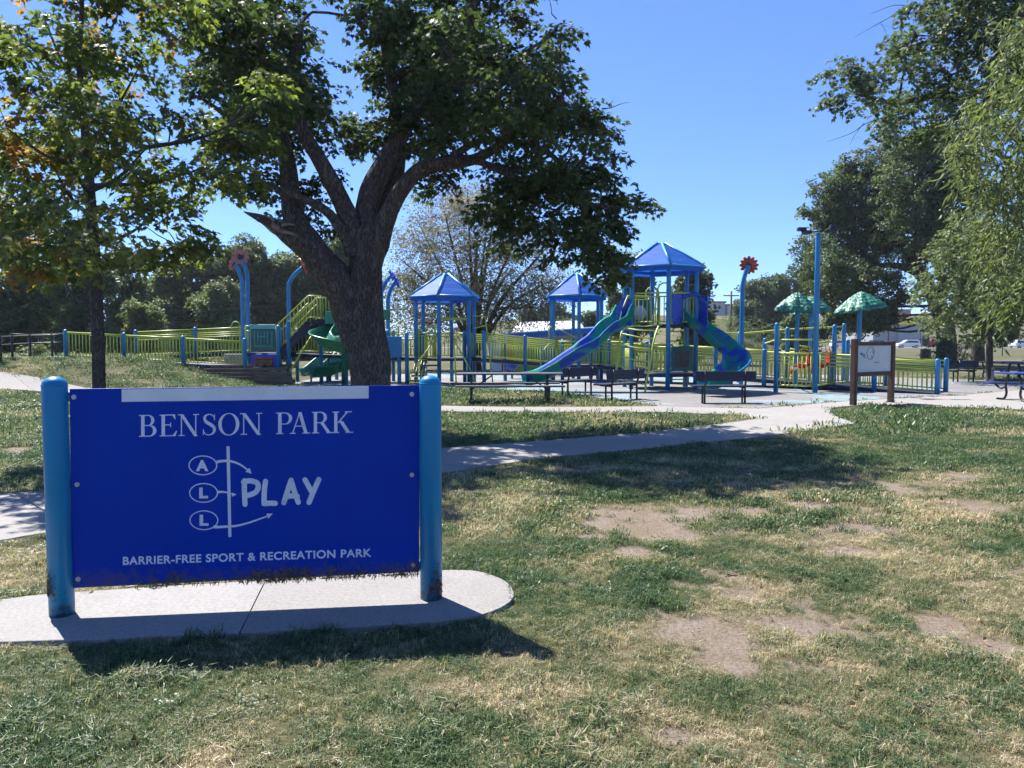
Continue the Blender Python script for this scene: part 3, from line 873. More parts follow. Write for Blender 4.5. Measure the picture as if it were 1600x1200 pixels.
def clumpy(name, n, rad, size, mat):
    """dense ball of small leaves for far crowns"""
    vs = []; fs = []; lr = []
    for i in range(n):
        p = Vector((random.gauss(0, 1), random.gauss(0, 1), random.gauss(0, 0.7))).normalized() * rad * random.random() ** 0.5
        p.z *= 0.75
        d = Vector((random.gauss(0, 1), random.gauss(0, 1), random.gauss(-0.2, 0.6))).normalized()
        up = Vector((random.gauss(0, 0.6), random.gauss(0, 0.6), 1)) + p.normalized() * 0.6
        s = d.cross(up).normalized(); u = s.cross(d); sz = size * random.uniform(0.6, 1.3); k = len(vs); c = random.random()
        vs += [p, p + s * 0.34 * sz + d * 0.5 * sz + u * 0.06 * sz, p + d * sz, p - s * 0.34 * sz + d * 0.5 * sz + u * 0.06 * sz]
        fs += [(k, k + 1, k + 2), (k, k + 2, k + 3)]; lr += [c] * 4
    return proto_mesh(name, vs, fs, lr, mat)
SP = {}
def species(key, protos):
    SP[key] = (make_group('foliage_' + key, protos), len(protos))
species('hero', [sprig('leaf_sprig', 'maple', 13, 0.36, 0.102, 'leaf_hero', 0.6, 0.55) for _ in range(5)])
species('young', [sprig('leaf_sprig', 'maple', 12, 0.34, 0.098, 'leaf_young', 0.5, 0.45) for _ in range(5)])
species('far', [clumpy('leaf_clump', 46, 0.42, 0.19, 'leaf_far') for _ in range(4)])
species('fine', [sprig('leaf_sprig', 'oval', 16, 0.5, 0.11, 'leaf_far', 0.6, 0.4) for _ in range(4)])
species('olive', [sprig('leaf_sprig', 'oval', 14, 0.55, 0.085, 'leaf_olive', 0.8, 0.3) for _ in range(4)])
species('willow', [sprig('leaf_sprig', 'lance', 13, 0.38, 0.16, 'leaf_willow', 0.6, 1.3) for _ in range(4)])
species('maple_right', [sprig('leaf_sprig', 'maple', 12, 0.42, 0.13, 'leaf_far', 0.6, 0.45) for _ in range(4)])

def limb_mesh(mb, pts, rad, n=8, sub=6):
    """smooth limb through pts, radius interpolated"""
    c = smooth_curve(pts, sub)
    m = len(c); rr = []
    for i in range(m):
        f = i / sub; k = min(int(f), len(rad) - 2); rr.append(rad[k] + (rad[k + 1] - rad[k]) * (f - k))
    mb.tube(c, rr, n)
    return c, rr
def wiggle(a, b, k, amp):
    L = (b - a).length
    out = [a]
    for i in range(1, k):
        t = i / k
        out.append(a.lerp(b, t) + Vector((random.gauss(0, amp), random.gauss(0, amp), random.gauss(0, amp) + amp * 0.5)) * L * math.sin(PI * t))
    return out + [b]
def fill_crown(mb, skel, blobs, per_area, sp, sub_r=0.33, scale=(0.8, 1.25), tint=(0.0, 1.0), twig=0.022, sunny=0.35, tintbias=None, flat=0.85, minsub=4, twigs=True, pitch=(-0.25, 0.45)):
    """blobs: (centre Vector, (rx,ry,rz)).  Boughs run from the limbs to each blob, sprigs cluster on the twigs."""
    P_, R_, S_, TI = [], [], [], []
    sk = np.array([[p.x, p.y, p.z] for p, r in skel]); 
    for (c, rad) in blobs:
        rm = (rad[0] + rad[1] + rad[2]) / 3
        d = np.linalg.norm(sk - np.array(c), axis=1) + np.maximum(0, sk[:, 2] - c.z) * 0.8
        j = int(np.argmin(d)); s0 = skel[j][0]; r0 = min(skel[j][1] * 0.7, twig * (1 + rm * 1.2))
        if twigs:
            w = wiggle(s0, Vector(c), 4, 0.06)
            limb_mesh(mb, w, [r0, r0 * 0.85, r0 * 0.7, r0 * 0.55, r0 * 0.4], 5, 2)
        nsub = max(minsub, int(7 * (rm / 0.7) ** 2))
        n = max(nsub * 3, int(per_area * PI * rad[0] * rad[2]))
        subs = []
        for k in range(nsub):
            v = Vector((random.gauss(0, 1), random.gauss(0, 1), random.gauss(0, 1))).normalized() * (random.random() ** 0.45)
            q = Vector((c[0] + v.x * rad[0] * 0.86, c[1] + v.y * rad[1] * 0.86, c[2] + v.z * rad[2] * 0.86)); subs.append((q, random.gauss(0, 0.16)))
            if twigs and k % 2 == 0:
                w = wiggle(Vector(c).lerp(s0, 0.15), q, 2, 0.08); mb.tube(w, [r0 * 0.4, r0 * 0.3, r0 * 0.12], 4, False)
        which = RNG.integers(0, nsub, n)
        for k in range(n):
            q, ti = subs[which[k]]
            g = RNG.normal(0, 1, 3) * sub_r * rm * np.array([1, 1, 0.8])
            p = np.array(q) + g
            P_.append(p)
            out = p - np.array(c); yaw = math.atan2(out[1], out[0]) + random.gauss(0, 0.8)
            R_.append((random.gauss(0, 0.35), random.uniform(*pitch) + 0.1, yaw))
            S_.append(random.uniform(*scale))
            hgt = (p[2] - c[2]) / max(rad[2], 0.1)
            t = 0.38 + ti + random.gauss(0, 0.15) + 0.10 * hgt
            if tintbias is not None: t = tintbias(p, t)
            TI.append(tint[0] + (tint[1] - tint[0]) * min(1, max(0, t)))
    return P_, R_, S_, TI
def px_blobs(lst, D, dscale=1.0, depth=(-1.2, 1.2), squash=0.85):
    out = []
    for b in lst:
        dd = b[3] if len(b) > 3 else random.uniform(*depth)
        c = P(b[0], b[1], D + dd); r = b[2] * (D + dd) / FPX
        out.append((c, (r, r * dscale, r * squash)))
    return out

# ------------------------------------------------------------------ the big maple behind the sign
D0 = 14.0
def hero_tree():
    base = P(577, 600, D0); base.z = 0
    root = thing('maple_tree', base, 'large old maple with a forked trunk and broken stub behind the blue sign', 'tree')
    mb = MB(); skel = []
    def L(pts, rad, n=14, sub=7, keep=0):
        q = [P(x, y, D0 + d) if y is not None else Vector((P(x, 600, D0 + d).x, D0 + d, -0.1)) for (x, y, d) in pts]
        c, r = limb_mesh(mb, q, rad, n, sub)
        skel.extend(list(zip(c, r))[keep:])
    # fat trunk with furrowed bark, built as its own displaced tube
    tr = [(589, 690, 0), (585, 655, 0), (580, 600, 0), (574, 540, 0), (567, 485, 0), (571, 425, 0), (577, 372, 0), (582, 340, 0)]
    q = [P(x, y, D0 + d) for (x, y, d) in tr]
    c = smooth_curve(q, 12); rr = np.interp(np.linspace(0, 7, len(c)), range(8), [0.52, 0.42, 0.35, 0.335, 0.335, 0.305, 0.30, 0.24])
    mb.tube(c, list(rr), 56)
    L([(560, 545, .0), (546, 480, -.05), (524, 441, -.12), (494, 400, -.2), (466, 355, -.2), (455, 312, -.1), (450, 262, .1), (438, 205, .3), (412, 110, .6), (396, 40, .8), (380, -60, 1)],
      [.26, .32, .31, .275, .215, .175, .155, .135, .11, .085, .05], 40, 10, 40)
    L([(510, 425, -.15), (478, 388, -.28), (446, 364, -.34), (428, 352, -.36), (404, 341, -.39), (382, 331, -.42)], [.22, .21, .15, .105, .055, .008], 24, 8, 60)
    L([(568, 400, -.1), (555, 365, -.15), (540, 328, -.2), (521, 289, -.3), (500, 251, -.4), (470, 195, -.5), (462, 120, -.7), (470, 40, -.9)], [.2, .185, .165, .15, .135, .11, .08, .05], 24, 8, 10)
    L([(574, 390, .05), (573, 345, .05), (580, 300, .1), (598, 262, .15), (620, 222, .2), (655, 160, .3), (705, 75, .5), (742, 0, .7), (770, -90, 1)], [.25, .225, .215, .19, .16, .13, .115, .10, .06], 28, 8, 10)
    L([(576, 430, .10), (592, 372, .22), (606, 330, .36), (616, 285, .5), (622, 235, .6), (616, 150, .8), (600, 60, 1), (590, -60, 1.2)], [.2, .215, .2, .165, .14, .11, .08, .05], 24, 8, 18)
    L([(574, 425, .0), (590, 372, -.1), (606, 336, -.15), (630, 293, -.3), (664, 260, -.4), (718, 254, -.5), (760, 240, -.6), (830, 190, -.8), (880, 150, -1)], [.2, .19, .165, .145, .12, .10, .085, .06, .04], 22, 8, 14)
    L([(550, 400, -.2), (542, 372, -.25), (515, 335, -.4), (487, 316, -.6), (450, 302, -.8), (400, 280, -1)], [.12, .11, .085, .07, .055, .03], 16, 7, 6)
    L([(740, 248, -.55), (800, 275, -.5), (860, 300, -.3), (930, 320, -.2), (990, 325, -.1)], [.065, .06, .05, .035, .015], 10, 6)
    L([(690, 256, -.45), (760, 218, -.2), (850, 235, .2), (900, 290, .4), (915, 360, .6)], [.07, .06, .05, .04, .02], 10, 6)
    L([(655, 160, .3), (740, 120, .2), (810, 90, .1), (868, 50, 0)], [.09, .07, .05, .02], 10, 6)
    L([(440, 220, .3), (370, 190, .5), (310, 150, .6)], [.08, .06, .03], 8, 6)
    # furrow the thick parts
    V = np.array(mb.v)
    ax = np.array([base.x, base.y, 0])
    ang = np.arctan2(V[:, 1] - D0, V[:, 0] - np.interp(V[:, 2], [0, 1.3, 2.6, 4.0], [P(578, 655, D0).x, P(570, 520, D0).x, P(574, 420, D0).x, P(582, 340, D0).x]))
    rad = np.hypot(V[:, 0] - base.x, V[:, 1] - D0)
    f = np.abs(vnoise(ang * 6.5 + vnoise(V[:, 2] * 2.2, ang * 2) * 1.6, V[:, 2] * 1.5) - 0.5) * 2
    amp = 0.055 * (1 - sstep(3.2, 4.6, V[:, 2]))
    V[:, 0] += np.cos(ang) * (f - 0.5) * amp; V[:, 1] += np.sin(ang) * (f - 0.5) * amp
    lump = (fbm(ang * 1.4 + 5, V[:, 2] * 0.8, 3) - 0.5) * 0.16 * (1 - sstep(2.6, 4.2, V[:, 2]))
    V[:, 0] += np.cos(ang) * lump; V[:, 1] += np.sin(ang) * lump
    mb.v = [tuple(p) for p in V]
    # broken stub: splintered dead wood
    st = MB()
    a = P(432, 356, D0 - .36); 
    for k in range(9):
        s = Vector((random.gauss(0, .05), random.gauss(0, .05), random.gauss(0, .05)))
        tip = P(random.uniform(398, 425), random.uniform(334, 350), D0 - .4) if k else P(380, 330, D0 - .42)
        st.tube([a + s + Vector((.10, 0, -.06)), a + s, (a + s).lerp(tip, .55) + Vector((0, 0, .015)), tip], [.055, .05, .03, .003], 6)
    for (x, y, x2, y2) in [(436, 360, 470, 372), (440, 352, 462, 352), (428, 346, 418, 333)]:
        st.tube([P(x, y, D0 - .5), P((x + x2) / 2, (y + y2) / 2 - 2, D0 - .52), P(x2, y2, D0 - .45)], [.03, .03, .004], 6)
    st.build('broken_stub', 'dead_wood', root)
    B = [(315, 20, 50), (370, 40, 66), (425, 30, 40), (345, 120, 58), (420, 115, 62), (485, 135, 38), (375, 215, 52), (440, 205, 60, .9), (512, 180, 34, 1.0), (432, 285, 34, .8), (400, 285, 32, .3), (497, 296, 30, 1.2), (522, 352, 16, .9), (310, 215, 32), (535, 215, 26, 1.3), (470, 320, 20, 1.0),
         (612, 40, 42), (680, 40, 60), (740, 70, 45), (600, 115, 34), (650, 120, 66), (720, 140, 66), (608, 185, 40, .6), (665, 200, 50, .5), (575, 205, 30, 1.0), (720, 215, 32), (655, 240, 22, .2), (580, 20, 26), (690, 275, 10, .2),
         (800, 110, 52), (855, 130, 48), (848, 68, 24), (878, 50, 15), (800, 180, 56), (870, 200, 58), (912, 172, 36), (930, 195, 22), (830, 260, 56), (880, 280, 52), (792, 305, 44), (930, 300, 40), (980, 312, 26), (1003, 322, 12), (830, 345, 42), (900, 355, 42), (940, 350, 34), (800, 382, 22), (885, 398, 22), (938, 405, 28), (953, 432, 15), (790, 25, 26), (915, 240, 36), (770, 330, 22), (965, 345, 20), (700, 258, 16), (685, 290, 10), (850, 362, 30), (905, 380, 34), (945, 396, 28), (940, 420, 18), (962, 426, 13)]
    blobs = px_blobs(B, D0, 1.25, (-1.5, 1.5))
    more = px_blobs([(470, -60, 80, .5), (600, -60, 80, .6), (720, -60, 80, .5), (820, -30, 50, .3), (350, -60, 70, .3), (540, -110, 70, 0), (660, -120, 70, .6)], D0, 1.2)
    back = px_blobs([(390, 60, 80, 2.4), (420, 160, 70, 2.6), (650, 60, 70, 2.4), (690, 160, 66, 2.6), (830, 150, 60, 2.2), (860, 280, 60, 2.0), (760, 60, 50, 2.4), (800, 200, 50, -2.0), (690, 70, 60, -2.2), (410, 90, 60, -2.0), (370, 20, 60, -2.2), (770, 140, 50, -2.2)], D0, 1.2)
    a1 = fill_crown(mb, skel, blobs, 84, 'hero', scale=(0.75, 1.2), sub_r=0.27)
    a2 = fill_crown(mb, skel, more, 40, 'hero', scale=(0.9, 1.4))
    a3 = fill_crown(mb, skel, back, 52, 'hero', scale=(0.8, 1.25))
    # bare dead twigs poking out of the crown
    for (x, y, x2, y2) in [(940, 170, 985, 160), (930, 200, 955, 210), (720, 160, 745, 185), (700, 190, 690, 215), (735, 165, 760, 200), (870, 30, 850, -5), (620, 25, 560, -10), (900, 290, 880, 250)]:
        a_ = P(x, y, D0 - 1.2); b_ = P(x2, y2, D0 - 1.3)
        w = wiggle(a_, b_, 4, 0.12); mb.tube(w, [.012, .01, .008, .006, .003], 4)
        mb.tube(wiggle(w[2], w[2] + Vector((random.uniform(-.2, .2), 0, random.uniform(-.25, .25))), 3, .12), [.007, .006, .004, .002], 4)
    mb.build('trunk', 'bark_hero', root)
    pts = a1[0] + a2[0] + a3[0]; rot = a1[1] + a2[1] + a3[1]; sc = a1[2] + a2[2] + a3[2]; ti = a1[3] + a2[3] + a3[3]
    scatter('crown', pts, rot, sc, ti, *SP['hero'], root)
hero_tree()

# ------------------------------------------------------------------ young maple on the left
D1 = 10.5
def young_tree():
    base = P(152, 600, D1); base.z = 0
    root = thing('young_maple', base, 'slender young maple with yellowing leaves at the left edge of the lawn', 'tree')
    mb = MB(); skel = []
    def L(pts, rad, n=10, sub=6, keep=0):
        c, r = limb_mesh(mb, [P(x, y, D1 + d) for (x, y, d) in pts], rad, n, sub); skel.extend(list(zip(c, r))[keep:])
    L([(158, 735, 0), (156, 700, 0), (155, 620, 0), (153, 520, 0), (149, 430, 0), (143, 330, 0), (138, 260, .05), (130, 180, .1), (124, 90, .1), (128, 0, .2), (122, -120, .2)], [.13, .095, .084, .082, .076, .066, .058, .046, .036, .028, .012], 20, 8, 34)
    br = [(143, 340, 80, 255, .4), (140, 300, 230, 230, -.5), (147, 400, 60, 330, -.4), (146, 380, 250, 330, .3), (136, 250, 40, 120, .5), (134, 230, 220, 100, .6), (128, 150, 70, 30, -.3), (126, 120, 190, 10, .2), (148, 420, 290, 375, -.4), (140, 290, 340, 255, -.7), (230, 230, 400, 175, -.8), (147, 405, 20, 400, .4), (138, 265, 10, 200, -.6), (141, 310, 90, 190, -.9)]
    for (x, y, x2, y2, d) in br:
        L([(x, y, 0), ((x + x2) / 2, (y + y2) / 2 + 12, d * .6), (x2, y2, d)], [.032, .022, .008], 7, 5)
    B = [(60, 375, 48), (18, 300, 50), (100, 310, 55), (220, 330, 55), (275, 345, 38), (300, 378, 15), (300, 255, 46), (360, 225, 44), (400, 185, 38), (428, 150, 24), (330, 290, 34), (385, 275, 18), (410, 120, 16),
         (60, 200, 66), (150, 170, 60), (225, 190, 42), (60, 85, 66), (160, 60, 60), (240, 60, 46), (5, 130, 50), (115, 395, 42), (190, 375, 44), (30, 420, 24), (250, 285, 46), (20, 40, 50), (110, 20, 46), (210, 10, 48), (290, 20, 22), (100, 250, 46), (185, 260, 46), (80, 420, 20), (225, 400, 26), (262, 385, 22), (10, 380, 36), (-40, 330, 46), (-50, 200, 70), (-40, 80, 70), (350, 255, 26), (200, 120, 44), (270, 170, 22), (30, 255, 40)]
    B = [(x, y, r * 0.84) for (x, y, r) in B]
    blobs = px_blobs(B, D1, 1.2, (-1.3, 1.3)) + px_blobs([(140, -60, 70, 0), (60, -70, 60, .5), (220, -60, 60, -.4), (120, 120, 70, 1.8), (60, 250, 70, 1.7), (220, 240, 60, 1.8), (120, 320, 60, -1.8), (140, 180, 60, -1.7)], D1, 1.2)
    def tb(p, t):
        q = (p[0] - base.x) / 3.0
        red = fbm(p[0] * 0.9 + 3, p[2] * 0.9 + p[1] * 0.5, 2)
        if red > 0.70 and random.random() < .75: return min(1, 0.62 + random.random() * 0.34)
        return min(0.58, t * 0.66 + (0.14 if p[2] < 4.2 else 0.0))
    a = fill_crown(mb, skel, blobs, 66, 'young', scale=(0.75, 1.15), twig=0.010, tintbias=tb, sub_r=0.28)
    mb.build('trunk', 'bark_young', root)
    scatter('crown', a[0], a[1], a[2], a[3], *SP['young'], root)
young_tree()

# ------------------------------------------------------------------ other trees
def tree(name, label, trunk, rad, boughs, blobs, D, sp, per_area, bark='bark_dark', depth=(-2, 2), scale=(0.9, 1.4), tint=(0, 1), group=None, twig=0.03, dsc=1.2, n=12, sub_r=0.33, twigs=True, pitch=(-0.25, 0.45), squash=0.85, minsub=4):
    b0 = P(trunk[0][0], trunk[0][1], D); b0.z = T(b0.x, D)
    root = thing(name, b0, label, 'tree', group)
    mb = MB(); skel = []
    q = [P(x, y, D) for (x, y) in trunk]; q[0] = Vector((q[0].x, D, b0.z - 0.2))
    c, r = limb_mesh(mb, q, rad, n, 6); skel += list(zip(c, r))[len(c) // 3:]
    for bo in boughs:
        pts = [P(p[0], p[1], D + (p[2] if len(p) > 2 else 0)) for p in bo[0]]
        c, r = limb_mesh(mb, pts, bo[1], 8, 5); skel += list(zip(c, r))
    a = fill_crown(mb, skel, px_blobs(blobs, D, dsc, depth, squash), per_area, sp, scale=scale, tint=tint, twig=twig, sub_r=sub_r, twigs=twigs, pitch=pitch, minsub=minsub)
    mb.build('trunk', bark, root)
    scatter('crown', a[0], a[1], a[2], a[3], *SP[sp], root)
    return root

def auto_tree(name, label, px, topy, half, D, group, tint=(0, 1), by=None, dens=9, sp='far', scale=(0.9, 1.7), low=0.30, bark='bark_dark'):
    """a broad far tree: px of the stem, top row, half width in px"""
    by = by if by is not None else 532 + (CAM_H - T((px - 800) / FPX * D, D)) * FPX / D
    h = by - topy
    tr = [(px, by), (px + random.uniform(-3, 3), by - h * 0.3), (px + random.uniform(-6, 6), by - h * 0.6), (px + random.uniform(-6, 6), topy + h * 0.12)]
    s = D / FPX
    rad = [h * s * 0.035, h * s * 0.028, h * s * 0.018, h * s * 0.006]
    boughs = []
    for k in range(6):
        y0 = by - h * random.uniform(0.25, 0.6); sx = (-1) ** k
        boughs.append(([(px, y0, 0), (px + sx * half * 0.35, y0 - h * 0.12, random.uniform(-2, 2)), (px + sx * half * random.uniform(0.5, 0.8), y0 - h * 0.25, random.uniform(-3, 3))], [h * s * 0.012, h * s * 0.009, h * s * 0.004]))
    bl = []
    n = 16
    for k in range(n):
        t = (k + random.random()) / n
        yy = topy + h * 0.08 + (h * (1 - low) - h * 0.08) * t
        prof = math.sin(PI * min(1, 0.18 + 0.75 * t)) ** 0.7
        for j in range(2):
            xx = px + half * prof * random.uniform(-0.85, 0.85)
            rr = half * random.uniform(0.24, 0.40)
            bl.append((xx, yy, rr, random.uniform(-1, 1) * half * s * 0.75))
    return tree(name, label, tr, rad, boughs, bl, D, sp, dens, bark, scale=scale, tint=tint, group=group, twig=0.05, dsc=1.0, n=8)

gL = 'trees beyond the left mound'
auto_tree('background_tree', 'tall dark tree at the far left behind the black railing', 20, 300, 80, 44, gL, (0.1, 0.6), low=0.06, scale=(0.7, 1.25))
auto_tree('background_tree', 'dark tree with a thick bare stem just left of the young maple stem', 133, 330, 55, 42, gL, (0.1, 0.6), low=0.1, scale=(0.7, 1.2))
auto_tree('background_tree', 'dark pointed evergreen right of the young maple stem', 196, 380, 44, 55, gL, (0.1, 0.55), low=0.05)
auto_tree('background_tree', 'small pale green bushy tree above the lime ramp fence', 222, 468, 34, 48, gL, (0.5, 1.0), low=0.03, scale=(0.6, 1.0), dens=9)
auto_tree('background_tree', 'rounded tree behind the lime ramp left of the pink flower', 300, 392, 60, 64, gL, (0.3, 0.9), low=0.05)
auto_tree('background_tree', 'lower light green tree left of the pink flower poles', 345, 436, 44, 58, gL, (0.4, 0.95), low=0.04)
auto_tree('background_tree', 'tall rounded tree behind the pink flower poles', 405, 374, 64, 66, gL, (0.3, 0.9), low=0.05)
auto_tree('background_tree', 'broad tree behind the curved blue pole and stair', 470, 388, 62, 68, gL, (0.25, 0.85), low=0.05)
auto_tree('background_tree', 'broad dull tree seen between the forked maple limbs', 535, 368, 60, 66, gL, (0.3, 0.9), low=0.05)
auto_tree('background_tree', 'dark low tree at the left edge above the black railing', 75, 400, 62, 58, gL, (0.1, 0.6), low=0.02)
auto_tree('background_tree', 'dark low tree between the young maple and lime ramp', 250, 418, 48, 72, gL, (0.15, 0.65), low=0.02)

# thin leaved olive tree behind the small hexagon tower
ob = []
for (x2, y2, d) in [(620, 400, 0), (650, 340, 1), (690, 310, -1), (730, 295, 0), (775, 310, 1), (815, 350, -1), (845, 400, .5), (880, 430, 1), (640, 440, 1.5), (700, 360, 2), (760, 360, -1.5), (800, 420, 1), (860, 380, -2)]:
    ob.append(([(742, 556, 0), (742 + (x2 - 742) * .35, 500 + (y2 - 500) * .25, d * .4), (742 + (x2 - 742) * .7, 480 + (y2 - 480) * .6, d * .7), (x2, y2, d)], [.13, .09, .055, .015]))
random.seed(21)
tree('olive_tree', 'thin leaved brownish tree with many stems behind the small roofed tower', [(742, 572), (740, 530), (742, 470), (745, 380)], [.42, .34, .2, .06], ob,
     [(730, 322, 40), (685, 335, 36), (770, 335, 38), (650, 375, 36), (700, 385, 42), (760, 390, 42), (815, 385, 36), (625, 430, 32), (670, 440, 42), (730, 450, 46), (800, 445, 44), (850, 430, 34), (640, 490, 34), (700, 495, 42), (770, 495, 42), (835, 480, 36), (875, 460, 24), (612, 470, 24), (740, 300, 20)],
     42, 'olive', 50, 'bark_dark', (-2, 2), (1.1, 1.75), twig=0.035, sub_r=0.45, minsub=10)

gM = 'trees behind the play area'
auto_tree('background_tree', 'round dark tree directly behind the tall slide tower', 1085, 408, 34, 52, gM, (0.1, 0.6), low=0.12)
auto_tree('background_tree', 'pale tree left of the tall tower roof', 985, 392, 38, 60, gM, (0.3, 0.9), low=0.1)
auto_tree('background_tree', 'low bush row tree under the middle tower roof', 905, 492, 44, 75, gM, (0.1, 0.6), low=0.02)
auto_tree('background_tree', 'low dark tree left of the middle tower', 850, 480, 40, 78, gM, (0.0, 0.5), low=0.02)
auto_tree('background_tree', 'distant round tree right of the red flower', 1200, 432, 40, 95, gM, (0.15, 0.6), low=0.05)
auto_tree('background_tree', 'distant darker tree behind the leaf canopies', 1240, 428, 34, 98, gM, (0.05, 0.5), low=0.05)
auto_tree('background_tree', 'small distant tree beside the utility pole', 1170, 470, 26, 92, gM, (0.2, 0.7), low=0.02)
auto_tree('background_tree', 'green shrubby tree below the leaf canopies', 1250, 492, 26, 62, gM, (0.4, 0.9), low=0.02)

# big tree on the right with the leaning trunk
random.seed(5)
tree('shade_tree', 'huge dark shade tree with a leaning trunk on the right of the play area', [(1479, 566), (1478, 520), (1466, 478), (1440, 430), (1412, 385), (1390, 320)], [.66, .58, .52, .42, .3, .16],
     [([(1440, 430), (1400, 415), (1350, 420), (1290, 440)], [.26, .2, .15, .06]), ([(1472, 480), (1470, 420), (1450, 340), (1440, 270)], [.3, .25, .18, .08]), ([(1412, 385), (1370, 350), (1320, 320), (1290, 310)], [.2, .15, .1, .05]), ([(1478, 510), (1500, 450), (1510, 380)], [.3, .2, .1])],
     [(1300, 300, 36), (1340, 280, 40), (1385, 255, 40), (1285, 345, 28), (1330, 340, 46), (1390, 320, 52), (1440, 290, 50), (1285, 400, 36), (1330, 400, 44), (1380, 375, 44), (1262, 420, 26), (1300, 450, 32), (1345, 455, 32), (1390, 430, 24), (1370, 480, 26), (1330, 490, 24), (1440, 350, 50), (1480, 300, 55), (1490, 370, 50), (1265, 385, 20), (1390, 495, 22), (1355, 500, 20), (1400, 465, 20), (1265, 330, 14), (1430, 400, 22), (1440, 230, 40), (1300, 420, 30), (1480, 230, 50), (1345, 430, 26), (1310, 502, 24), (1345, 512, 20), (1285, 482, 22), (1375, 505, 16), (1290, 515, 16)],
     50, 'far', 9, 'bark_dark', (-4, 4), (0.7, 1.2), (0.05, 0.85), twig=0.05)
# upper branches of a tree standing off to the right
random.seed(8)
tree('tall_tree', 'tall tree at the right edge whose upper branches reach over the play area', [(1660, 700), (1655, 500), (1640, 300), (1615, 120), (1600, -60)], [.42, .36, .28, .2, .1],
     [([(1636, 260), (1560, 190), (1480, 150), (1400, 160), (1330, 145)], [.15, .12, .09, .06, .02]), ([(1618, 140), (1550, 70), (1480, 40), (1430, 20)], [.13, .1, .06, .03]), ([(1640, 300), (1560, 240), (1500, 215), (1440, 225), (1390, 215)], [.12, .08, .06, .04, .015]), ([(1610, 90), (1540, 0), (1500, -50)], [.1, .07, .04]), ([(1480, 40), (1425, 12), (1385, 30), (1335, 58)], [.02, .014, .009, .003]), ([(1440, 15), (1400, 8), (1360, 22)], [.014, .009, .003]), ([(1420, 175), (1360, 190), (1330, 208), (1292, 222)], [.018, .012, .008, .003]), ([(1350, 192), (1335, 212), (1328, 226)], [.010, .006, .003])],
     [(1310, 125, 22), (1300, 155, 15), (1345, 105, 24), (1345, 150, 28), (1385, 130, 36), (1420, 100, 34), (1400, 185, 28), (1380, 205, 14), (1440, 150, 40), (1480, 110, 42), (1450, 60, 36), (1500, 50, 44), (1550, 40, 50), (1540, 100, 40), (1480, 180, 30), (1590, 80, 40), (1440, 15, 28), (1500, 0, 40), (1560, -20, 50), (1285, 118, 9), (1460, 210, 24), (1520, 150, 30), (1570, 150, 26), (1620, 0, 60), (1640, 120, 60), (1690, 40, 80), (1700, 180, 80), (1600, -80, 90), (1430, 205, 18), (1395, 70, 14)],
     22, 'maple_right', 46, 'bark_dark', (-1.5, 1.5), (0.75, 1.15), (0.05, 0.85), twig=0.025, sub_r=0.36)
# light maple with the whitewashed foot
random.seed(9)
t_ = tree('park_maple', 'fresh green maple with a whitewashed foot beside the dark picnic tables', [(1547, 593), (1546, 555), (1547, 510), (1550, 450), (1552, 380)], [.135, .125, .115, .09, .04],
     [([(1546, 520), (1510, 480), (1470, 455)], [.07, .05, .02]), ([(1548, 500), (1590, 460), (1620, 440)], [.07, .05, .02]), ([(1549, 470), (1520, 420), (1490, 395)], [.06, .04, .02])],
     [(1465, 430, 30), (1490, 400, 36), (1530, 380, 42), (1455, 470, 26), (1495, 455, 40), (1540, 440, 44), (1590, 420, 40), (1480, 500, 26), (1520, 500, 32), (1560, 500, 34), (1600, 490, 34), (1500, 525, 16), (1540, 530, 18), (1590, 525, 22), (1470, 395, 20), (1445, 445, 12), (1570, 370, 40), (1620, 450, 40), (1515, 350, 30), (1640, 400, 50), (1480, 365, 20)],
     30, 'maple_right', 44, 'bark_young', (-1.4, 1.4), (0.7, 1.1), (0.45, 1.0), twig=0.02)
wb = MB(); bz = t_.location; wb.tube([(bz.x, bz.y, 0.0), (bz.x, bz.y, 0.55)], [.142, .134], 12, False); wb.build('whitewash_band', 'white_limewash', t_)
tree('background_tree', 'dark slim tree behind the fresh green maple', [(1528, 566), (1528, 530), (1530, 470), (1535, 420)], [.5, .42, .3, .1], [], [(1530, 470, 34), (1510, 440, 30), (1560, 450, 34), (1585, 480, 30), (1540, 420, 34), (1600, 440, 36), (1570, 520, 16), (1520, 500, 20)], 56, 'far', 7, tint=(0.0, 0.5), scale=(0.7, 1.2), group=gM)
# drooping branches of a tree close on the right
random.seed(12)
wroot = tree('drooping_tree', 'light green drooping branches hanging in at the right edge', [(1900, 850), (1880, 500), (1850, 200), (1800, 0)], [.22, .19, .15, .08],
     [([(1840, 150), (1740, 60), (1650, 40), (1580, 90)], [.07, .05, .03, .012]), ([(1850, 220), (1740, 180), (1640, 200), (1560, 260)], [.06, .04, .025, .01]), ([(1860, 300), (1750, 270), (1650, 320), (1570, 390)], [.06, .04, .025, .01]), ([(1800, 20), (1720, -20), (1640, 0), (1590, 60)], [.05, .035, .02, .01])],
     [(1570, 120, 36), (1545, 165, 28), (1590, 70, 36), (1540, 215, 30), (1580, 180, 40), (1520, 250, 24), (1560, 270, 38), (1595, 240, 36), (1545, 320, 30), (1580, 330, 34), (1540, 375, 24), (1575, 390, 30), (1600, 300, 34), (1560, 430, 22), (1590, 440, 26), (1510, 185, 16), (1500, 225, 12), (1525, 150, 14), (1600, 380, 30), (1595, 130, 30), (1575, 465, 14), (1640, 200, 60), (1650, 330, 60), (1640, 80, 60), (1530, 280, 16), (1610, 20, 40)],
     10.5, 'willow', 66, 'bark_young', (-.7, .7), (0.7, 1.2), (0.1, 1.0), twig=0.008, pitch=(0.3, 1.3), squash=1.0)
random.seed(31)
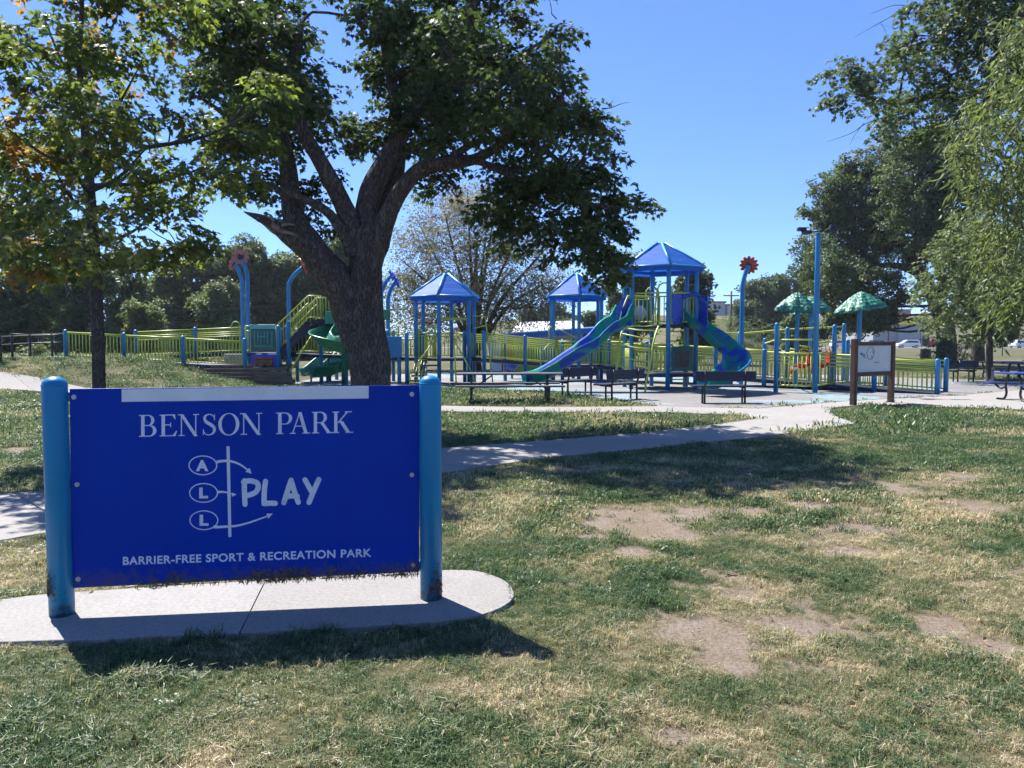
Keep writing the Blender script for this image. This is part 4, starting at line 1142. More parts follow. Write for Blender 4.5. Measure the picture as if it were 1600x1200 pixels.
# shoots round the big trunk, low shrubs
def shrub(label, px, py, D, w, h, tint, sp='fine', n=90):
    b = P(px, py, D); b.z = T(b.x, D)
    root = thing('shrub', b, label, 'shrub')
    mb = MB()
    for k in range(9):
        a = random.uniform(0, 6.28); e = b + Vector((math.cos(a) * w * .4, math.sin(a) * w * .4, h * random.uniform(.5, .9)))
        mb.tube(wiggle(b.copy(), e, 3, .06), [.02, .016, .012, .005], 5)
    mb.build('stem', 'bark_dark', root)
    pts = [(b.x + random.gauss(0, w * .26), b.y + random.gauss(0, w * .2), b.z + h * random.uniform(.12, 1)) for _ in range(n)]
    scatter('foliage', pts, [(random.gauss(0, .4), random.uniform(-.6, .3), random.uniform(0, 6.3)) for _ in pts], [random.uniform(.7, 1.1) for _ in pts], [tint + random.gauss(0, .15) for _ in pts], *SP[sp], root)
shrub('leafy shoots growing left of the big trunk foot', 1464, 564, 48, 1.6, 1.9, .3)
shrub('leafy shoots growing right of the big trunk foot', 1499, 564, 48, 1.3, 1.6, .3)
shrub('small bright weed by the black railing on the mound', 57, 560, 28.6, .5, .45, .8, n=26)
shrub('wild brush on the bank behind the curly slide', 1125, 520, 88, 9, 3.0, .8, n=500)
shrub('wild brush on the bank right of the utility pole', 1165, 526, 86, 8, 2.2, .75, n=400)
shrub('wild scrub at the foot of the far bank', 1105, 532, 82, 7, 2.2, .6, n=350)
shrub('wild scrub behind the long ramp near the parked cars', 1205, 534, 90, 6, 2.0, .5, n=260)
# ------------------------------------------------------------------ the park sign
PL, PR = G(97, 957, 0.03), G(674, 932, 0.03)
ax_ = (PR - PL); ax_.z = 0; span = ax_.length; ax_.normalize()
nrm = Vector((ax_.y, -ax_.x, 0))                    # towards the camera
sroot = thing('park_sign', (PL + PR) / 2, 'large blue park sign panel with pale lettering between two round blue posts', 'sign')
def panel_pt(px, py, proud=0.0):
    """point on the panel's front plane seen at a pixel"""
    o = Vector((0, 0, CAM_H)); d = Vector(_ray(px, py)); p0 = PL + nrm * (0.006 + proud)
    t = (p0 - o).dot(nrm) / d.dot(nrm)
    return o + d * t
R6 = 0.067
for (p, top) in ((PL, 588), (PR, 586)):
    z1 = P(100, top, p.y - 0.0).z
    c = MB().post(p.x, p.y, 0.02, z1, R6, 40)
    o = c.build('post', 'sign_post', sroot)
    ring = MB().tube([(p.x, p.y, z1 - R6 * .75 - .004), (p.x, p.y, z1 - R6 * .75 + .003)], R6 + .0015, 40); ring.build('cap_seam', 'sign_post', o)
corner = [panel_pt(108.5, 607.5), panel_pt(655, 602), panel_pt(655, 893.5), panel_pt(112.5, 919)]
vs = [p for p in corner] + [p - nrm * 0.012 for p in corner]
mb = MB().add(vs, [(0, 3, 2, 1), (4, 5, 6, 7), (0, 1, 5, 4), (1, 2, 6, 5), (2, 3, 7, 6), (3, 0, 4, 7)])
panel = mb.build('panel', 'sign_blue', sroot, 0.002)
st = [panel_pt(190, 608.5, .004), panel_pt(576, 603.2, .004), panel_pt(576, 622.5, .004), panel_pt(190, 628, .004)]
mb = MB().add(st + [p - nrm * 0.0035 for p in st], [(0, 3, 2, 1), (4, 5, 6, 7), (0, 1, 5, 4), (1, 2, 6, 5), (2, 3, 7, 6), (3, 0, 4, 7)])
mb.build('white_strip', 'strip_white', sroot)
for (x, y) in [(115.5, 620.5), (120.5, 757), (122, 905), (643.5, 616), (643.5, 742), (645.5, 883)]:
    c = panel_pt(x, y)
    b_ = MB().tube([c, c + nrm * .006, c + nrm * .009], [.009, .009, .006], 12)
    b_.tube([c - nrm * .001, c + nrm * .002], [.014, .014], 14)
    b_.build('bolt', 'bolt_metal', sroot)
for (x0, x1, y) in [(648, 662, 616), (648, 662, 742), (648, 662, 883), (100, 118, 620), (100, 122, 757), (100, 124, 905)]:
    a, b = panel_pt(x0, y, -.02), panel_pt(x1, y, -.02)
    MB().bar(a, b, .05, .008, nrm).build('bracket', 'post_blue', sroot)

class Flat:
    """flat lettering laid on the panel from outlines in sign pixels"""
    def __init__(s): s.mb = MB(); s.k = 0
    def poly(s, pts):
        s.k += 1
        q = [panel_pt(x, y, 0.0009 + 0.00006 * (s.k % 12)) for x, y in pts]
        n = len(q); a = sum((q[i].cross(q[(i + 1) % n]) for i in range(n)), Vector())
        f = list(range(n))
        if a.dot(nrm) < 0: f.reverse()
        s.mb.add(q, [tuple(f)])
    def strip(s, pts, w, cap=True):
        """constant or varying width stroke with rounded ends"""
        pts = [Vector((p[0], p[1])) for p in pts]
        if not hasattr(w, '__len__'): w = [w] * len(pts)
        Lp, Rp = [], []
        for i, p in enumerate(pts):
            a = pts[max(i - 1, 0)]; b = pts[min(i + 1, len(pts) - 1)]
            d = (b - a).normalized(); n = Vector((-d.y, d.x)) * w[i] / 2
            Lp.append(p + n); Rp.append(p - n)
        for i in range(len(pts) - 1): s.poly([Lp[i], Lp[i + 1], Rp[i + 1], Rp[i]])
        if cap:
            for p, ww in ((pts[0], w[0]), (pts[-1], w[-1])):
                s.poly([(p.x + ww / 2 * math.cos(t * PI / 6), p.y + ww / 2 * math.sin(t * PI / 6)) for t in range(12)])
    def ring(s, cx, cy, rx, ry, w, n=40, a0=0, a1=2 * PI, rx2=None, ry2=None):
        rx2 = rx - w if rx2 is None else rx2; ry2 = ry - w if ry2 is None else ry2
        for i in range(n):
            t0 = a0 + (a1 - a0) * i / n; t1 = a0 + (a1 - a0) * (i + 1) / n
            s.poly([(cx + rx * math.cos(t0), cy + ry * math.sin(t0)), (cx + rx * math.cos(t1), cy + ry * math.sin(t1)), (cx + rx2 * math.cos(t1), cy + ry2 * math.sin(t1)), (cx + rx2 * math.cos(t0), cy + ry2 * math.sin(t0))])
    def done(s, name, mat='lettering'):
        return s.mb.build(name, mat, sroot)

def curve2(pts, n=8):
    return [(p.x, p.y) for p in smooth_curve([(x, y, 0) for x, y in pts], n)]

# serif heading: glyphs on a unit cap height, x across, y up
def serif(ch, put):
    TS, TN, SF = 0.155, 0.05, 0.045     # stem, thin, serif thickness
    def rect(x0, y0, x1, y1): put([(x0, y0), (x1, y0), (x1, y1), (x0, y1)])
    def stem(x, y0=0, y1=1, w=TS, foot=True, head=True, e=0.09):
        rect(x, y0, x + w, y1)
        if foot: rect(x - e, y0, x + w + e, y0 + SF)
        if head: rect(x - e, y1 - SF, x + w + e, y1)
    def bowl(cx, cy, rx, ry, a0, a1, wx, wy, n=14):
        for i in range(n):
            t0 = a0 + (a1 - a0) * i / n; t1 = a0 + (a1 - a0) * (i + 1) / n
            put([(cx + rx * math.cos(t0), cy + ry * math.sin(t0)), (cx + rx * math.cos(t1), cy + ry * math.sin(t1)), (cx + (rx - wx) * math.cos(t1), cy + (ry - wy) * math.sin(t1)), (cx + (rx - wx) * math.cos(t0), cy + (ry - wy) * math.sin(t0))])
    def diag(x0, y0, x1, y1, w): put([(x0, y0), (x0 + w, y0), (x1 + w, y1), (x1, y1)])
    h = PI / 2
    if ch == 'B':
        stem(0.10); bowl(0.42, 0.745, 0.27, 0.255, -h, h, 0.14, SF); rect(0.2, 1 - SF, 0.43, 1); rect(0.2, 0.49, 0.45, 0.49 + SF)
        bowl(0.46, 0.268, 0.33, 0.268, -h, h, 0.16, SF); rect(0.2, 0, 0.47, SF); return 0.80
    if ch == 'E':
        stem(0.10); rect(0.2, 0, 0.74, SF); rect(0.2, 1 - SF, 0.72, 1); rect(0.2, 0.50, 0.52, 0.50 + SF)
        put([(0.74, 0), (0.81, 0.25), (0.77, 0.25), (0.62, SF)]); put([(0.72, 1), (0.74, 0.78), (0.70, 0.78), (0.60, 1 - SF)]); rect(0.50, 0.41, 0.535, 0.63); return 0.82
    if ch == 'N':
        rect(0.14, 0, 0.14 + TN, 0.92); rect(0.03, 0, 0.32, SF); rect(0.0, 1 - SF, 0.25, 1)
        diag(0.08, 1, 0.77, -0.02, 0.17); rect(0.82, 0.0, 0.82 + TN, 1); rect(0.72, 1 - SF, 1.0, 1); return 1.0
    if ch == 'O':
        bowl(0.46, 0.5, 0.46, 0.52, 0, 2 * PI, 0.15, 0.04, 40); return 0.92
    if ch == 'P':
        stem(0.10); bowl(0.40, 0.72, 0.33, 0.28, -h, h, 0.15, SF); rect(0.2, 1 - SF, 0.41, 1); rect(0.2, 0.44, 0.41, 0.44 + SF); return 0.74
    if ch == 'A':
        diag(0.10, 0, 0.45, 1.0, 0.055); diag(0.70, 0, 0.40, 1.0, 0.165); rect(0.25, 0.33, 0.68, 0.33 + SF); rect(0.0, 0, 0.28, SF); rect(0.60, 0, 0.98, SF); return 0.98
    if ch == 'R':
        stem(0.10); bowl(0.42, 0.735, 0.30, 0.265, -h, h, 0.15, SF); rect(0.2, 1 - SF, 0.43, 1); rect(0.2, 0.47, 0.43, 0.47 + SF); diag(0.74, 0, 0.40, 0.49, 0.17); rect(0.70, 0, 0.98, SF); return 0.98
    if ch == 'K':
        stem(0.10); put([(0.24, 0.46), (0.32, 0.46), (0.80, 1.0), (0.70, 1.0)]); diag(0.70, 0, 0.33, 0.55, 0.19); rect(0.62, 1 - SF, 0.95, 1); rect(0.64, 0, 1.02, SF); return 1.02
    if ch == 'S':
        c = [(0.50, 0.78), (0.44, 0.92), (0.28, 0.975), (0.13, 0.90), (0.10, 0.74), (0.20, 0.60), (0.38, 0.48), (0.50, 0.34), (0.48, 0.14), (0.32, 0.03), (0.14, 0.06), (0.05, 0.22)]
        w = [0.03, 0.04, 0.05, 0.09, 0.12, 0.145, 0.15, 0.13, 0.10, 0.05, 0.04, 0.03]
        cs = curve2(c, 5); ws = np.interp(np.linspace(0, 11, len(cs)), range(12), w)
        for i in range(len(cs) - 1):
            (x0, y0), (x1, y1) = cs[i], cs[i + 1]; L = math.hypot(x1 - x0, y1 - y0) or 1; nx, ny = -(y1 - y0) / L, (x1 - x0) / L
            put([(x0 + nx * ws[i] / 2, y0 + ny * ws[i] / 2), (x1 + nx * ws[i + 1] / 2, y1 + ny * ws[i + 1] / 2), (x1 - nx * ws[i + 1] / 2, y1 - ny * ws[i + 1] / 2), (x0 - nx * ws[i] / 2, y0 - ny * ws[i] / 2)])
        put([(0.50, 0.70), (0.53, 0.70), (0.53, 0.97), (0.50, 0.97)]); put([(0.03, 0.02), (0.06, 0.02), (0.06, 0.30), (0.03, 0.30)]); return 0.56
def line_y(x):   # baseline / cap line of the heading in pixels
    return 682.5 + (x - 217) * (676.0 - 682.5) / (551 - 217), 648.5 + (x - 217) * (642.5 - 648.5) / (551 - 217)
F_ = Flat()
for ch, x0, x1 in [('B', 217, 245), ('E', 249, 277), ('N', 278, 311), ('S', 316, 337), ('O', 341, 374), ('N', 375, 410), ('P', 431, 457), ('A', 453, 484.5), ('R', 487, 519.5), ('K', 519, 552)]:
    acc = []
    wch = serif(ch, acc.append)
    F_ = Flat()
    for pl in acc:
        q = []
        for (u, v) in pl:
            x = x0 + (x1 - x0) * u / wch; yb, yc = line_y(x); q.append((x, yb + (yc - yb) * v))
        F_.poly(q)
    F_.done('heading_letter')
def z7(x, y): return (180 + x / 3.81, 620 + y / 3.81)
for strokes in ([[(770, 500), (769, 560), (773, 640)], [(764, 508), (800, 500), (843, 512), (851, 540), (835, 568), (800, 584), (772, 588)]], [[(895, 503), (888, 560), (886, 634)], [(886, 636), (920, 633), (953, 634)]],
            [[(1004, 630), (1026, 560), (1047, 497)], [(1047, 497), (1066, 560), (1090, 628)], [(1014, 596), (1050, 590), (1084, 592)]], [[(1130, 494), (1150, 530), (1168, 562)], [(1212, 492), (1182, 560), (1154, 628)]]):
    F_ = Flat()
    for pts in strokes: F_.strip([z7(*p) for p in curve2(pts, 6)], [31 / 3.81] * (len(pts) * 6 - 5))
    F_.done('play_letter')
F_ = Flat()
F_.poly([z7(662, 295), z7(681, 294), z7(692, 834), z7(674, 835)])
F_.done('logo_bar')
for cx, cy in ((522, 408), (526, 572), (528, 735)):
    F_ = Flat(); x, y = z7(cx, cy); F_.ring(x, y, 86 / 3.81, 59 / 3.81, 6.5 / 3.81, 48); F_.done('logo_oval')
def arrow(pts, w0, w1, head):
    F_ = Flat(); c = curve2([z7(*p) for p in pts], 8); n = len(c)
    F_.strip(c, list(np.linspace(w0, w1, n)), False)
    F_.poly([z7(*p) for p in head]); F_.done('logo_arrow')
arrow([(604, 388), (640, 382), (690, 384), (745, 404), (792, 438)], 17 / 3.81, 9 / 3.81, [(775, 446), (800, 422), (812, 458)])
arrow([(610, 567), (650, 567), (705, 580)], 15 / 3.81, 6 / 3.81, [(696, 570), (722, 583), (694, 594)])
arrow([(585, 775), (640, 774), (720, 768), (800, 748), (908, 710)], 17 / 3.81, 8 / 3.81, [(900, 696), (938, 694), (912, 726)])
# sans lettering from the built-in font
def sans(name, text, box, bold=0.022):
    """box: lower-left, lower-right, upper-left sign pixels"""
    cu = bpy.data.curves.new(name, 'FONT'); cu.body = text; cu.size = 1; cu.offset = bold; cu.space_character = 1.08
    o = bpy.data.objects.new(name, cu); COL.objects.link(o)
    dg = bpy.context.evaluated_depsgraph_get(); me = bpy.data.meshes.new_from_object(o.evaluated_get(dg))
    bpy.data.objects.remove(o)
    V = np.empty(len(me.vertices) * 3, np.float32); me.vertices.foreach_get('co', V); V = V.reshape(-1, 3)
    lo, hi = V.min(0), V.max(0)
    A, B, C = [Vector(b) for b in box]
    vv = []
    for p in V:
        u = (p[0] - lo[0]) / (hi[0] - lo[0]); v = (p[1] - lo[1]) / (hi[1] - lo[1])
        q = A + (B - A) * u + (C - A) * v; vv.append(tuple(panel_pt(q.x, q.y, 0.0012)))
    ff = [tuple(p.vertices) for p in me.polygons]
    bpy.data.meshes.remove(me)
    par = list(range(len(vv)))
    def find(i):
        while par[i] != i: par[i] = par[par[i]]; i = par[i]
        return i
    for f in ff:
        for i in f[1:]: par[find(i)] = find(f[0])
    comp = {}
    for f in ff: comp.setdefault(find(f[0]), []).append(f)
    for fl in sorted(comp.values(), key=lambda q: min(V[i][0] for f in q for i in f)):
        ids = sorted({i for f in fl for i in f}); mp = {i: k for k, i in enumerate(ids)}
        mesh_obj(name, [vv[i] for i in ids], [tuple(mp[i] for i in f) for f in fl], 'lettering', sroot)
sans('motto_letter', 'BARRIER-FREE SPORT & RECREATION PARK', ((192, 883), (580.5, 870), (192, 870)), 0.024)
sans('letter', 'A', (z7(480, 443), z7(555, 443), z7(480, 376)), 0.05)
sans('letter', 'L', (z7(500, 605), z7(553, 605), z7(500, 540)), 0.05)
sans('letter', 'L', (z7(502, 768), z7(556, 768), z7(502, 702)), 0.05)
# mower clippings stuck to the lower edge
vs, fs = [], []
def straw(p, d, L, w=0.0022):
    s = d.cross(nrm).normalized() * w; k = len(vs); m = p + d * L * .5 + nrm * random.uniform(0, .012); e = p + d * L + nrm * random.uniform(-.002, .012)
    vs.extend([p - s, p + s, m + s, m - s, e]); fs.extend([(k, k + 1, k + 2, k + 3), (k + 3, k + 2, k + 4)])
for i in range(2400):
    x = random.uniform(205, 654)
    dens = 0.10 + 0.9 * float(sstep(0.42, 0.62, fbm(x * 0.022, 3.3, 3))) * (1 if 210 < x < 600 else 0.55)
    if random.random() > dens: continue
    yb = 913.5 + (x - 210) * (893.5 - 913.5) / 445
    up = random.random() ** 2.2 * (19 if dens > .5 else 9)
    p = panel_pt(x, yb + 3 - up, 0.001)
    a = random.uniform(0, 6.28); d = (ax_ * math.cos(a) + Vector((0, 0, 1)) * (math.sin(a) - .3)).normalized()
    straw(p, d, random.uniform(.008, .035))
for (c, s_) in ((PL, -1), (PR, 1)):
    for i in range(170):
        a = math.atan2(-1, s_ * .75) + random.gauss(0, .30); z = 0.05 + abs(random.gauss(0, .07)) + (0.10 if s_ < 0 else 0.02)
        p = Vector((c.x + math.cos(a) * (R6 + .001), c.y + math.sin(a) * (R6 + .001), z))
        t = random.uniform(0, 6.28); straw(p, (Vector((-math.sin(a), math.cos(a), 0)) * math.cos(t) + Vector((0, 0, 1)) * math.sin(t)).normalized(), random.uniform(.008, .025))
tag(mesh_obj('dried_clippings', vs, fs, 'straw_clip', sroot), 'brown dried grass clippings stuck along the lower edge', None, None, 'stuff')
# coarse dirt specks and chips on the face
# ------------------------------------------------------------------ play structure pieces
PR_ = 0.072
_balm = {}
def baluster(parent, x, y, z, h):
    k = round(h, 3)
    if k not in _balm:
        me = MB().tube([(0, 0, 0), (0, 0, h)], 0.017, 6).build('baluster', 'rail_lime')
        _balm[k] = me.data; bpy.data.objects.remove(me)
    o = bpy.data.objects.new('baluster', _balm[k]); link(o, parent)
    o.location = Vector((x, y, z)) - world_loc(parent)
    return o
def railing(root, A, B, h=0.9, bal=0.62, bars=3, gap=0.115, low=0.08, balusters=True):
    """lime railing panel from floor point A to B: lower pickets and hand rails above"""
    A, B = Vector(A), Vector(B); mb = MB(); up = Vector((0, 0, 1))
    if balusters:
        hs = [low, low + bal] + [low + bal + (h - low - bal) * (k + 1) / bars for k in range(bars)]
    else: hs = [low + (h - low) * k / bars for k in range(bars + 1)]
    for z in hs: mb.tube([A + up * z, B + up * z], 0.021 if z != hs[-1] else 0.026, 6)
    d = B - A; L = math.hypot(d.x, d.y)
    for t in (0.02, 0.98): mb.tube([A.lerp(B, t), A.lerp(B, t) + up * h], 0.021, 6)
    p = mb.build('railing_panel', 'rail_lime', root)
    if balusters:
        n = max(2, int(L / gap))
        for k in range(1, n):
            q = A.lerp(B, k / n); baluster(p, q.x, q.y, q.z + low, bal)
    return p
def post(root, x, y, z1, z0=None, r=PR_, mat='post_blue'):
    z0 = T(x, y) - 0.05 if z0 is None else z0
    return MB().post(x, y, z0, z1, r, 14).build('post', mat, root)
def deck(root, poly, z, th=0.09, name='deck', mat='deck_navy'):
    return flat_poly(name, poly, z, mat, root, th)
def ramp_run(root, A, B, w, npost, h=0.9, side=('near', 'far'), bal=0.60, bars=3, legs=True, gap=0.125, ends=(True, True)):
    """A, B centre-line points with deck height; railings on both sides between blue posts"""
    A, B = Vector(A), Vector(B); d = (B - A); dn = Vector((d.x, d.y, 0)).normalized(); s = Vector((-dn.y, dn.x, 0)) * w / 2
    if s.y > 0: s = -s                                # near side first
    v = [A + s, B + s, B - s, A - s]
    MB().add(v + [p - Vector((0, 0, .12)) for p in v], [(0, 1, 2, 3), (7, 6, 5, 4), (0, 4, 5, 1), (1, 5, 6, 2), (2, 6, 7, 3), (3, 7, 4, 0)]).build('deck', 'deck_navy', root)
    for nm, sg in (('near', 1), ('far', -1)):
        if nm not in side: continue
        for k in range(npost):
            t0, t1 = k / npost, (k + 1) / npost
            railing(root, A.lerp(B, t0) + s * sg, A.lerp(B, t1) + s * sg, h, bal, bars, gap)
        for k in range(npost + 1):
            if (k == 0 and not ends[0]) or (k == npost and not ends[1]): continue
            p = A.lerp(B, k / npost) + s * sg * 1.0
            post(root, p.x, p.y, p.z + h + 0.1)
def slide_mesh(path, w, wall, th=0.03, flare=0.0, cross=11, side=None):
    """open trough swept along path; list of (point)"""
    c = smooth_curve(path, 10); mb = MB(); n = len(c); vs = []
    prof = []
    for k in range(cross):
        t = -1 + 2 * k / (cross - 1)
        prof.append((t * w / 2 * (1 + .12 * abs(t) ** 4), wall * abs(t) ** 2.6))
    prof += [(prof[-1][0] + .05, prof[-1][1] + .012), (prof[-1][0] + .07, prof[-1][1] - .035)]
    prof = [(prof[0][0] - .07, prof[0][1] - .035), (prof[0][0] - .05, prof[0][1] + .012)] + prof
    under = [(x * .97, z - th - .015) for x, z in reversed(prof[1:-1])]
    loop = prof + under; m = len(loop)
    for i in range(n):
        t = (c[min(i + 1, n - 1)] - c[max(i - 1, 0)]).normalized()
        th_ = Vector((t.x, t.y, 0)); th_ = th_.normalized() if th_.length > 1e-4 else Vector((1, 0, 0))
        s = Vector((th_.y, -th_.x, 0)); u = s.cross(t); u = u if u.z > 0 else -u
        f = i / (n - 1)
        for (x, z) in loop: vs.append(c[i] + s * x + u * z * (1.0 + (0.5 * max(0, .12 - f) / .12)))
    fs = []
    for i in range(n - 1):
        for k in range(m):
            k2 = (k + 1) % m; fs.append((i * m + k, i * m + k2, (i + 1) * m + k2, (i + 1) * m + k))
    mb.add(vs, fs, True)
    mb.f.append(tuple(range(m))); mb.sm.append(False); mb.f.append(tuple((n - 1) * m + k for k in reversed(range(m)))); mb.sm.append(False)
    return mb
def hex_pts(cx, cy, R, rot, z=0.0):
    return [Vector((cx + R * math.cos(rot + k * PI / 3), cy + R * math.sin(rot + k * PI / 3), z)) for k in range(6)]
def hex_roof(root, cx, cy, R, rot, ez, tz):
    fr = MB(); h0 = hex_pts(cx, cy, R, rot, ez)
    for k in range(6): fr.tube([h0[k], h0[(k + 1) % 6]], .03, 6)
    rf = fr.build('roof', 'roof_trim', root)
    hi = hex_pts(cx, cy, R * .10, rot, tz)
    for k in range(6):
        a, b, c, d = h0[k], h0[(k + 1) % 6], hi[(k + 1) % 6], hi[k]
        nn = (b - a).cross(d - a).normalized() * .015
        v = []
        # ribbed sheet: six steps up the slope
        st = 6
        for i in range(st + 1):
            t = i / st
            for j in (0, 1): v.append(a.lerp(d, t).lerp(b.lerp(c, t), j) + nn * (1 + (i % 2) * .6))
        fs = [(2 * i, 2 * i + 1, 2 * i + 3, 2 * i + 2) for i in range(st)]
        sk = [a, b, b - Vector((0, 0, .16)), a - Vector((0, 0, .16))]
        mb = MB().add(v, fs); sk = [p + (Vector((cx, cy, p.z)) - p) * .02 for p in sk]; mb.add(sk, [(0, 3, 2, 1)])
        mb.build('roof_panel', 'roof_blue', rf)
        MB().tube([a + Vector((0, 0, .02)), d + Vector((0, 0, .04))], .042, 8).build('ridge_tube', 'roof_trim', rf)
        MB().bar(hex_pts(cx, cy, R * .86, rot, ez - .35)[k], hex_pts(cx, cy, R * .6, rot, ez + (tz - ez) * .28)[k], .05, .05).build('brace', 'post_blue', rf)
    cap = MB().lathe((cx, cy, tz), [(R * .12, -.03), (R * .12, .03), (.02, .06)], 6, False); cap.build('roof_cap', 'roof_trim', rf)
    return rf
def hex_tower(name, label, cx, cy, R, rot, dz, ez, tz):
    root = thing(name, (cx, cy, 0), label, 'play tower', 'roofed hexagon play towers')
    h = hex_pts(cx, cy, R, rot)
    for p in h: post(root, p.x, p.y, ez + .04, 0.0)
    deck(root, [p for p in hex_pts(cx, cy, R * .98, rot)], dz)
    hex_roof(root, cx, cy, R * 1.20, rot, ez, tz)
    return root, h
def loop_handle(root, x, y, z, w, h, ang=0.0, mat='rail_lime', r=.022):
    c, s = math.cos(ang), math.sin(ang); pts = [(-w / 2, 0)] + [(-w / 2, h - w / 2)] + [(-w / 2 * math.cos(t), h - w / 2 + w / 2 * math.sin(t)) for t in np.linspace(.3, PI - .3, 6)] + [(w / 2, h - w / 2), (w / 2, 0)]
    return MB().tube([(x + u * c, y + u * s, z + v) for u, v in pts], r, 6).build('loop_handle', mat, root)
def fit_panel(root, A, B, z0, z1, mat, name='play_panel', th=.05):
    A, B = Vector(A), Vector(B); c = (A + B) / 2; d = B - A; L = math.hypot(d.x, d.y)
    return MB().box((c.x, c.y, (z0 + z1) / 2), (L, th, z1 - z0), math.atan2(d.y, d.x)).build(name, mat, root, .012)

# ---- tall tower with two wavy slides
tx, ty = 4.93, 25.7
rotA = -PI / 2 + .03
rootA, hA = hex_tower('slide_tower', 'tallest blue roofed hexagon tower with two wavy blue slides', tx, ty, 1.22, rotA, 2.12, 3.98, 4.78)
deck(rootA, hex_pts(tx, ty, 1.19, rotA), .52, .1, 'lower_deck')
# wall infill per side: (side index, what)
for k in (0, 5, 1, 3, 4):
    a, b = hA[k].copy(), hA[(k + 1) % 6].copy(); a.z = b.z = 2.12
    if k in (4, 1): continue
    railing(rootA, a.lerp(b, .08), b.lerp(b, .92), 1.0, .8, 1, .14)
# front-left side (k=5: from 210deg to front), with bubble window panel
a, b = hA[5], hA[0]
bub = fit_panel(rootA, hA[3].lerp(hA[4], .12), hA[3].lerp(hA[4], .88), 2.15, 3.0, 'panel_green', 'bubble_panel')
cc = hA[3].lerp(hA[4], .5); MB().sphere((cc.x, cc.y - .05, 2.55), (.26, .16, .26), 14).build('bubble_window', 'strip_white', bub)
for k in (1, 2):
    a, b = hA[k], hA[(k + 1) % 6]
    railing(rootA, Vector((a.x, a.y, .52)), Vector((b.x, b.y, .52)), .85, .7, 1, .14)
pa, pb = hA[0].lerp(hA[1], .14), hA[0].lerp(hA[1], .88)
pf = fit_panel(rootA, pa, pb, .62, 1.42, 'panel_green', 'picture_panel')
qa, qb = hA[0].lerp(hA[1], .26) + Vector((.0, -.035, 0)), hA[0].lerp(hA[1], .76) + Vector((0, -.035, 0))
fit_panel(pf, qa, qb, .76, 1.26, 'timber_dark', 'picture_board', .03)
fit_panel(pf, hA[0].lerp(hA[1], .45) + Vector((0, -.055, 0)), hA[0].lerp(hA[1], .6) + Vector((0, -.055, 0)), .9, 1.08, 'table_grey', 'picture_plate', .02)
# right slide: hood panels and curving trough
s1 = slide_mesh([P(1066, 502, 25.3) , P(1084, 512, 25.0), P(1106, 530, 24.7), P(1128, 549, 24.2), P(1147, 567, 23.7), P(1150, 583, 23.0), P(1137, 597, 22.4), P(1116, 605.5, 22.0), P(1098, 606, 21.8)], .66, .36)
sl = s1.build('wavy_slide', 'slide_marble', rootA)
e0, e1 = hA[0].lerp(hA[1], .10), hA[0].lerp(hA[1], .48)
fit_panel(sl, e0, e1, 2.14, 3.08, 'slide_blue', 'entry_panel', .06)
f0, f1 = hA[1] + Vector((.10, -.06, 0)), hA[1] + Vector((.30, -.28, 0))
fit_panel(sl, f0, f1, 2.05, 3.05, 'slide_blue', 'entry_panel', .06)
MB().tube([Vector((e1.x, e1.y, 3.02)), Vector((hA[1].x, hA[1].y - .08, 3.10)), Vector((f0.x, f0.y, 3.0)), Vector((f1.x, f1.y, 2.75))], [.07, .07, .07, .05], 8).build('hood_arch', 'slide_blue', sl)
# left slide
s2 = slide_mesh([P(986, 497, 25.2), P(972, 508, 25.0), P(955, 519, 24.7), P(937, 538, 24.5), P(917, 552, 24.3), P(895, 566, 24.2), P(868, 584, 24.1), P(842, 597, 24.0), P(820, 601, 23.9)], .66, .36)
sl2 = s2.build('wavy_slide', 'slide_marble', rootA)
g0 = hA[5] + Vector((-.02, -.05, 0))
for (pp, qq, zt) in (((964, 25.05), (978, 25.35), 3.0), ((971, 24.75), (986, 25.0), 2.95)):
    a = P(pp[0], 480, pp[1]); b = P(qq[0], 480, qq[1])
    o = MB(); za = P(pp[0], 500, pp[1]).z - .1
    o.add([(a.x, a.y, za), (b.x, b.y, 2.05), (b.x, b.y, zt), (b.x - .12, b.y, zt), (a.x, a.y, za + .45), (a.x, a.y - .05, za), (b.x, b.y - .05, 2.05), (b.x, b.y - .05, zt), (b.x - .12, b.y - .05, zt), (a.x, a.y - .05, za + .45)],
          [(0, 1, 2, 3, 4), (9, 8, 7, 6, 5), (0, 5, 6, 1), (1, 6, 7, 2), (2, 7, 8, 3), (3, 8, 9, 4), (4, 9, 5, 0)])
    o.build('entry_panel', 'slide_blue', sl2)
# grab rails at the slide mouths, arched climber in front
for gp in ([P(981, 462, 24.9), P(973, 482, 24.8), P(966, 510, 24.7)], [P(1027, 452, 24.4), P(1024, 478, 24.3), P(1017, 506, 24.2), P(1030, 508, 24.4)]): MB().tube(gp, .024, 6).build('grab_rail', 'rail_lime', rootA)
la = [P(1000, 508, 24.6), P(978, 512, 24.3), P(970, 524, 24.0), P(967, 555, 23.8), P(963, 580, 23.7), P(966, 600, 23.6)]
lb = [P(1034, 507, 24.4), P(1029, 510, 24.0), P(1021, 535, 23.6), P(1016, 570, 23.4), P(1010, 595, 23.3), P(1008, 612, 23.2)]
cl = MB(); cl.tube(smooth_curve(la, 5), .03, 7); cl.tube(smooth_curve(lb, 5), .03, 7); cm = cl.build('arched_climber', 'rail_lime', rootA)
for t in np.linspace(.12, .92, 7):
    qa_ = resample(smooth_curve(la, 5), 50)[int(t * 49)]; qb_ = resample(smooth_curve(lb, 5), 50)[int(t * 49)]
    MB().tube([qa_, (qa_ + qb_) / 2 + Vector((0, 0, -.03)), qb_], .021, 6).build('rung', 'rail_lime', cm)
railing(rootA, Vector((hA[5].x, hA[5].y, .52)), Vector((hA[0].x, hA[0].y, .52)), .95, .72, 1, .12)
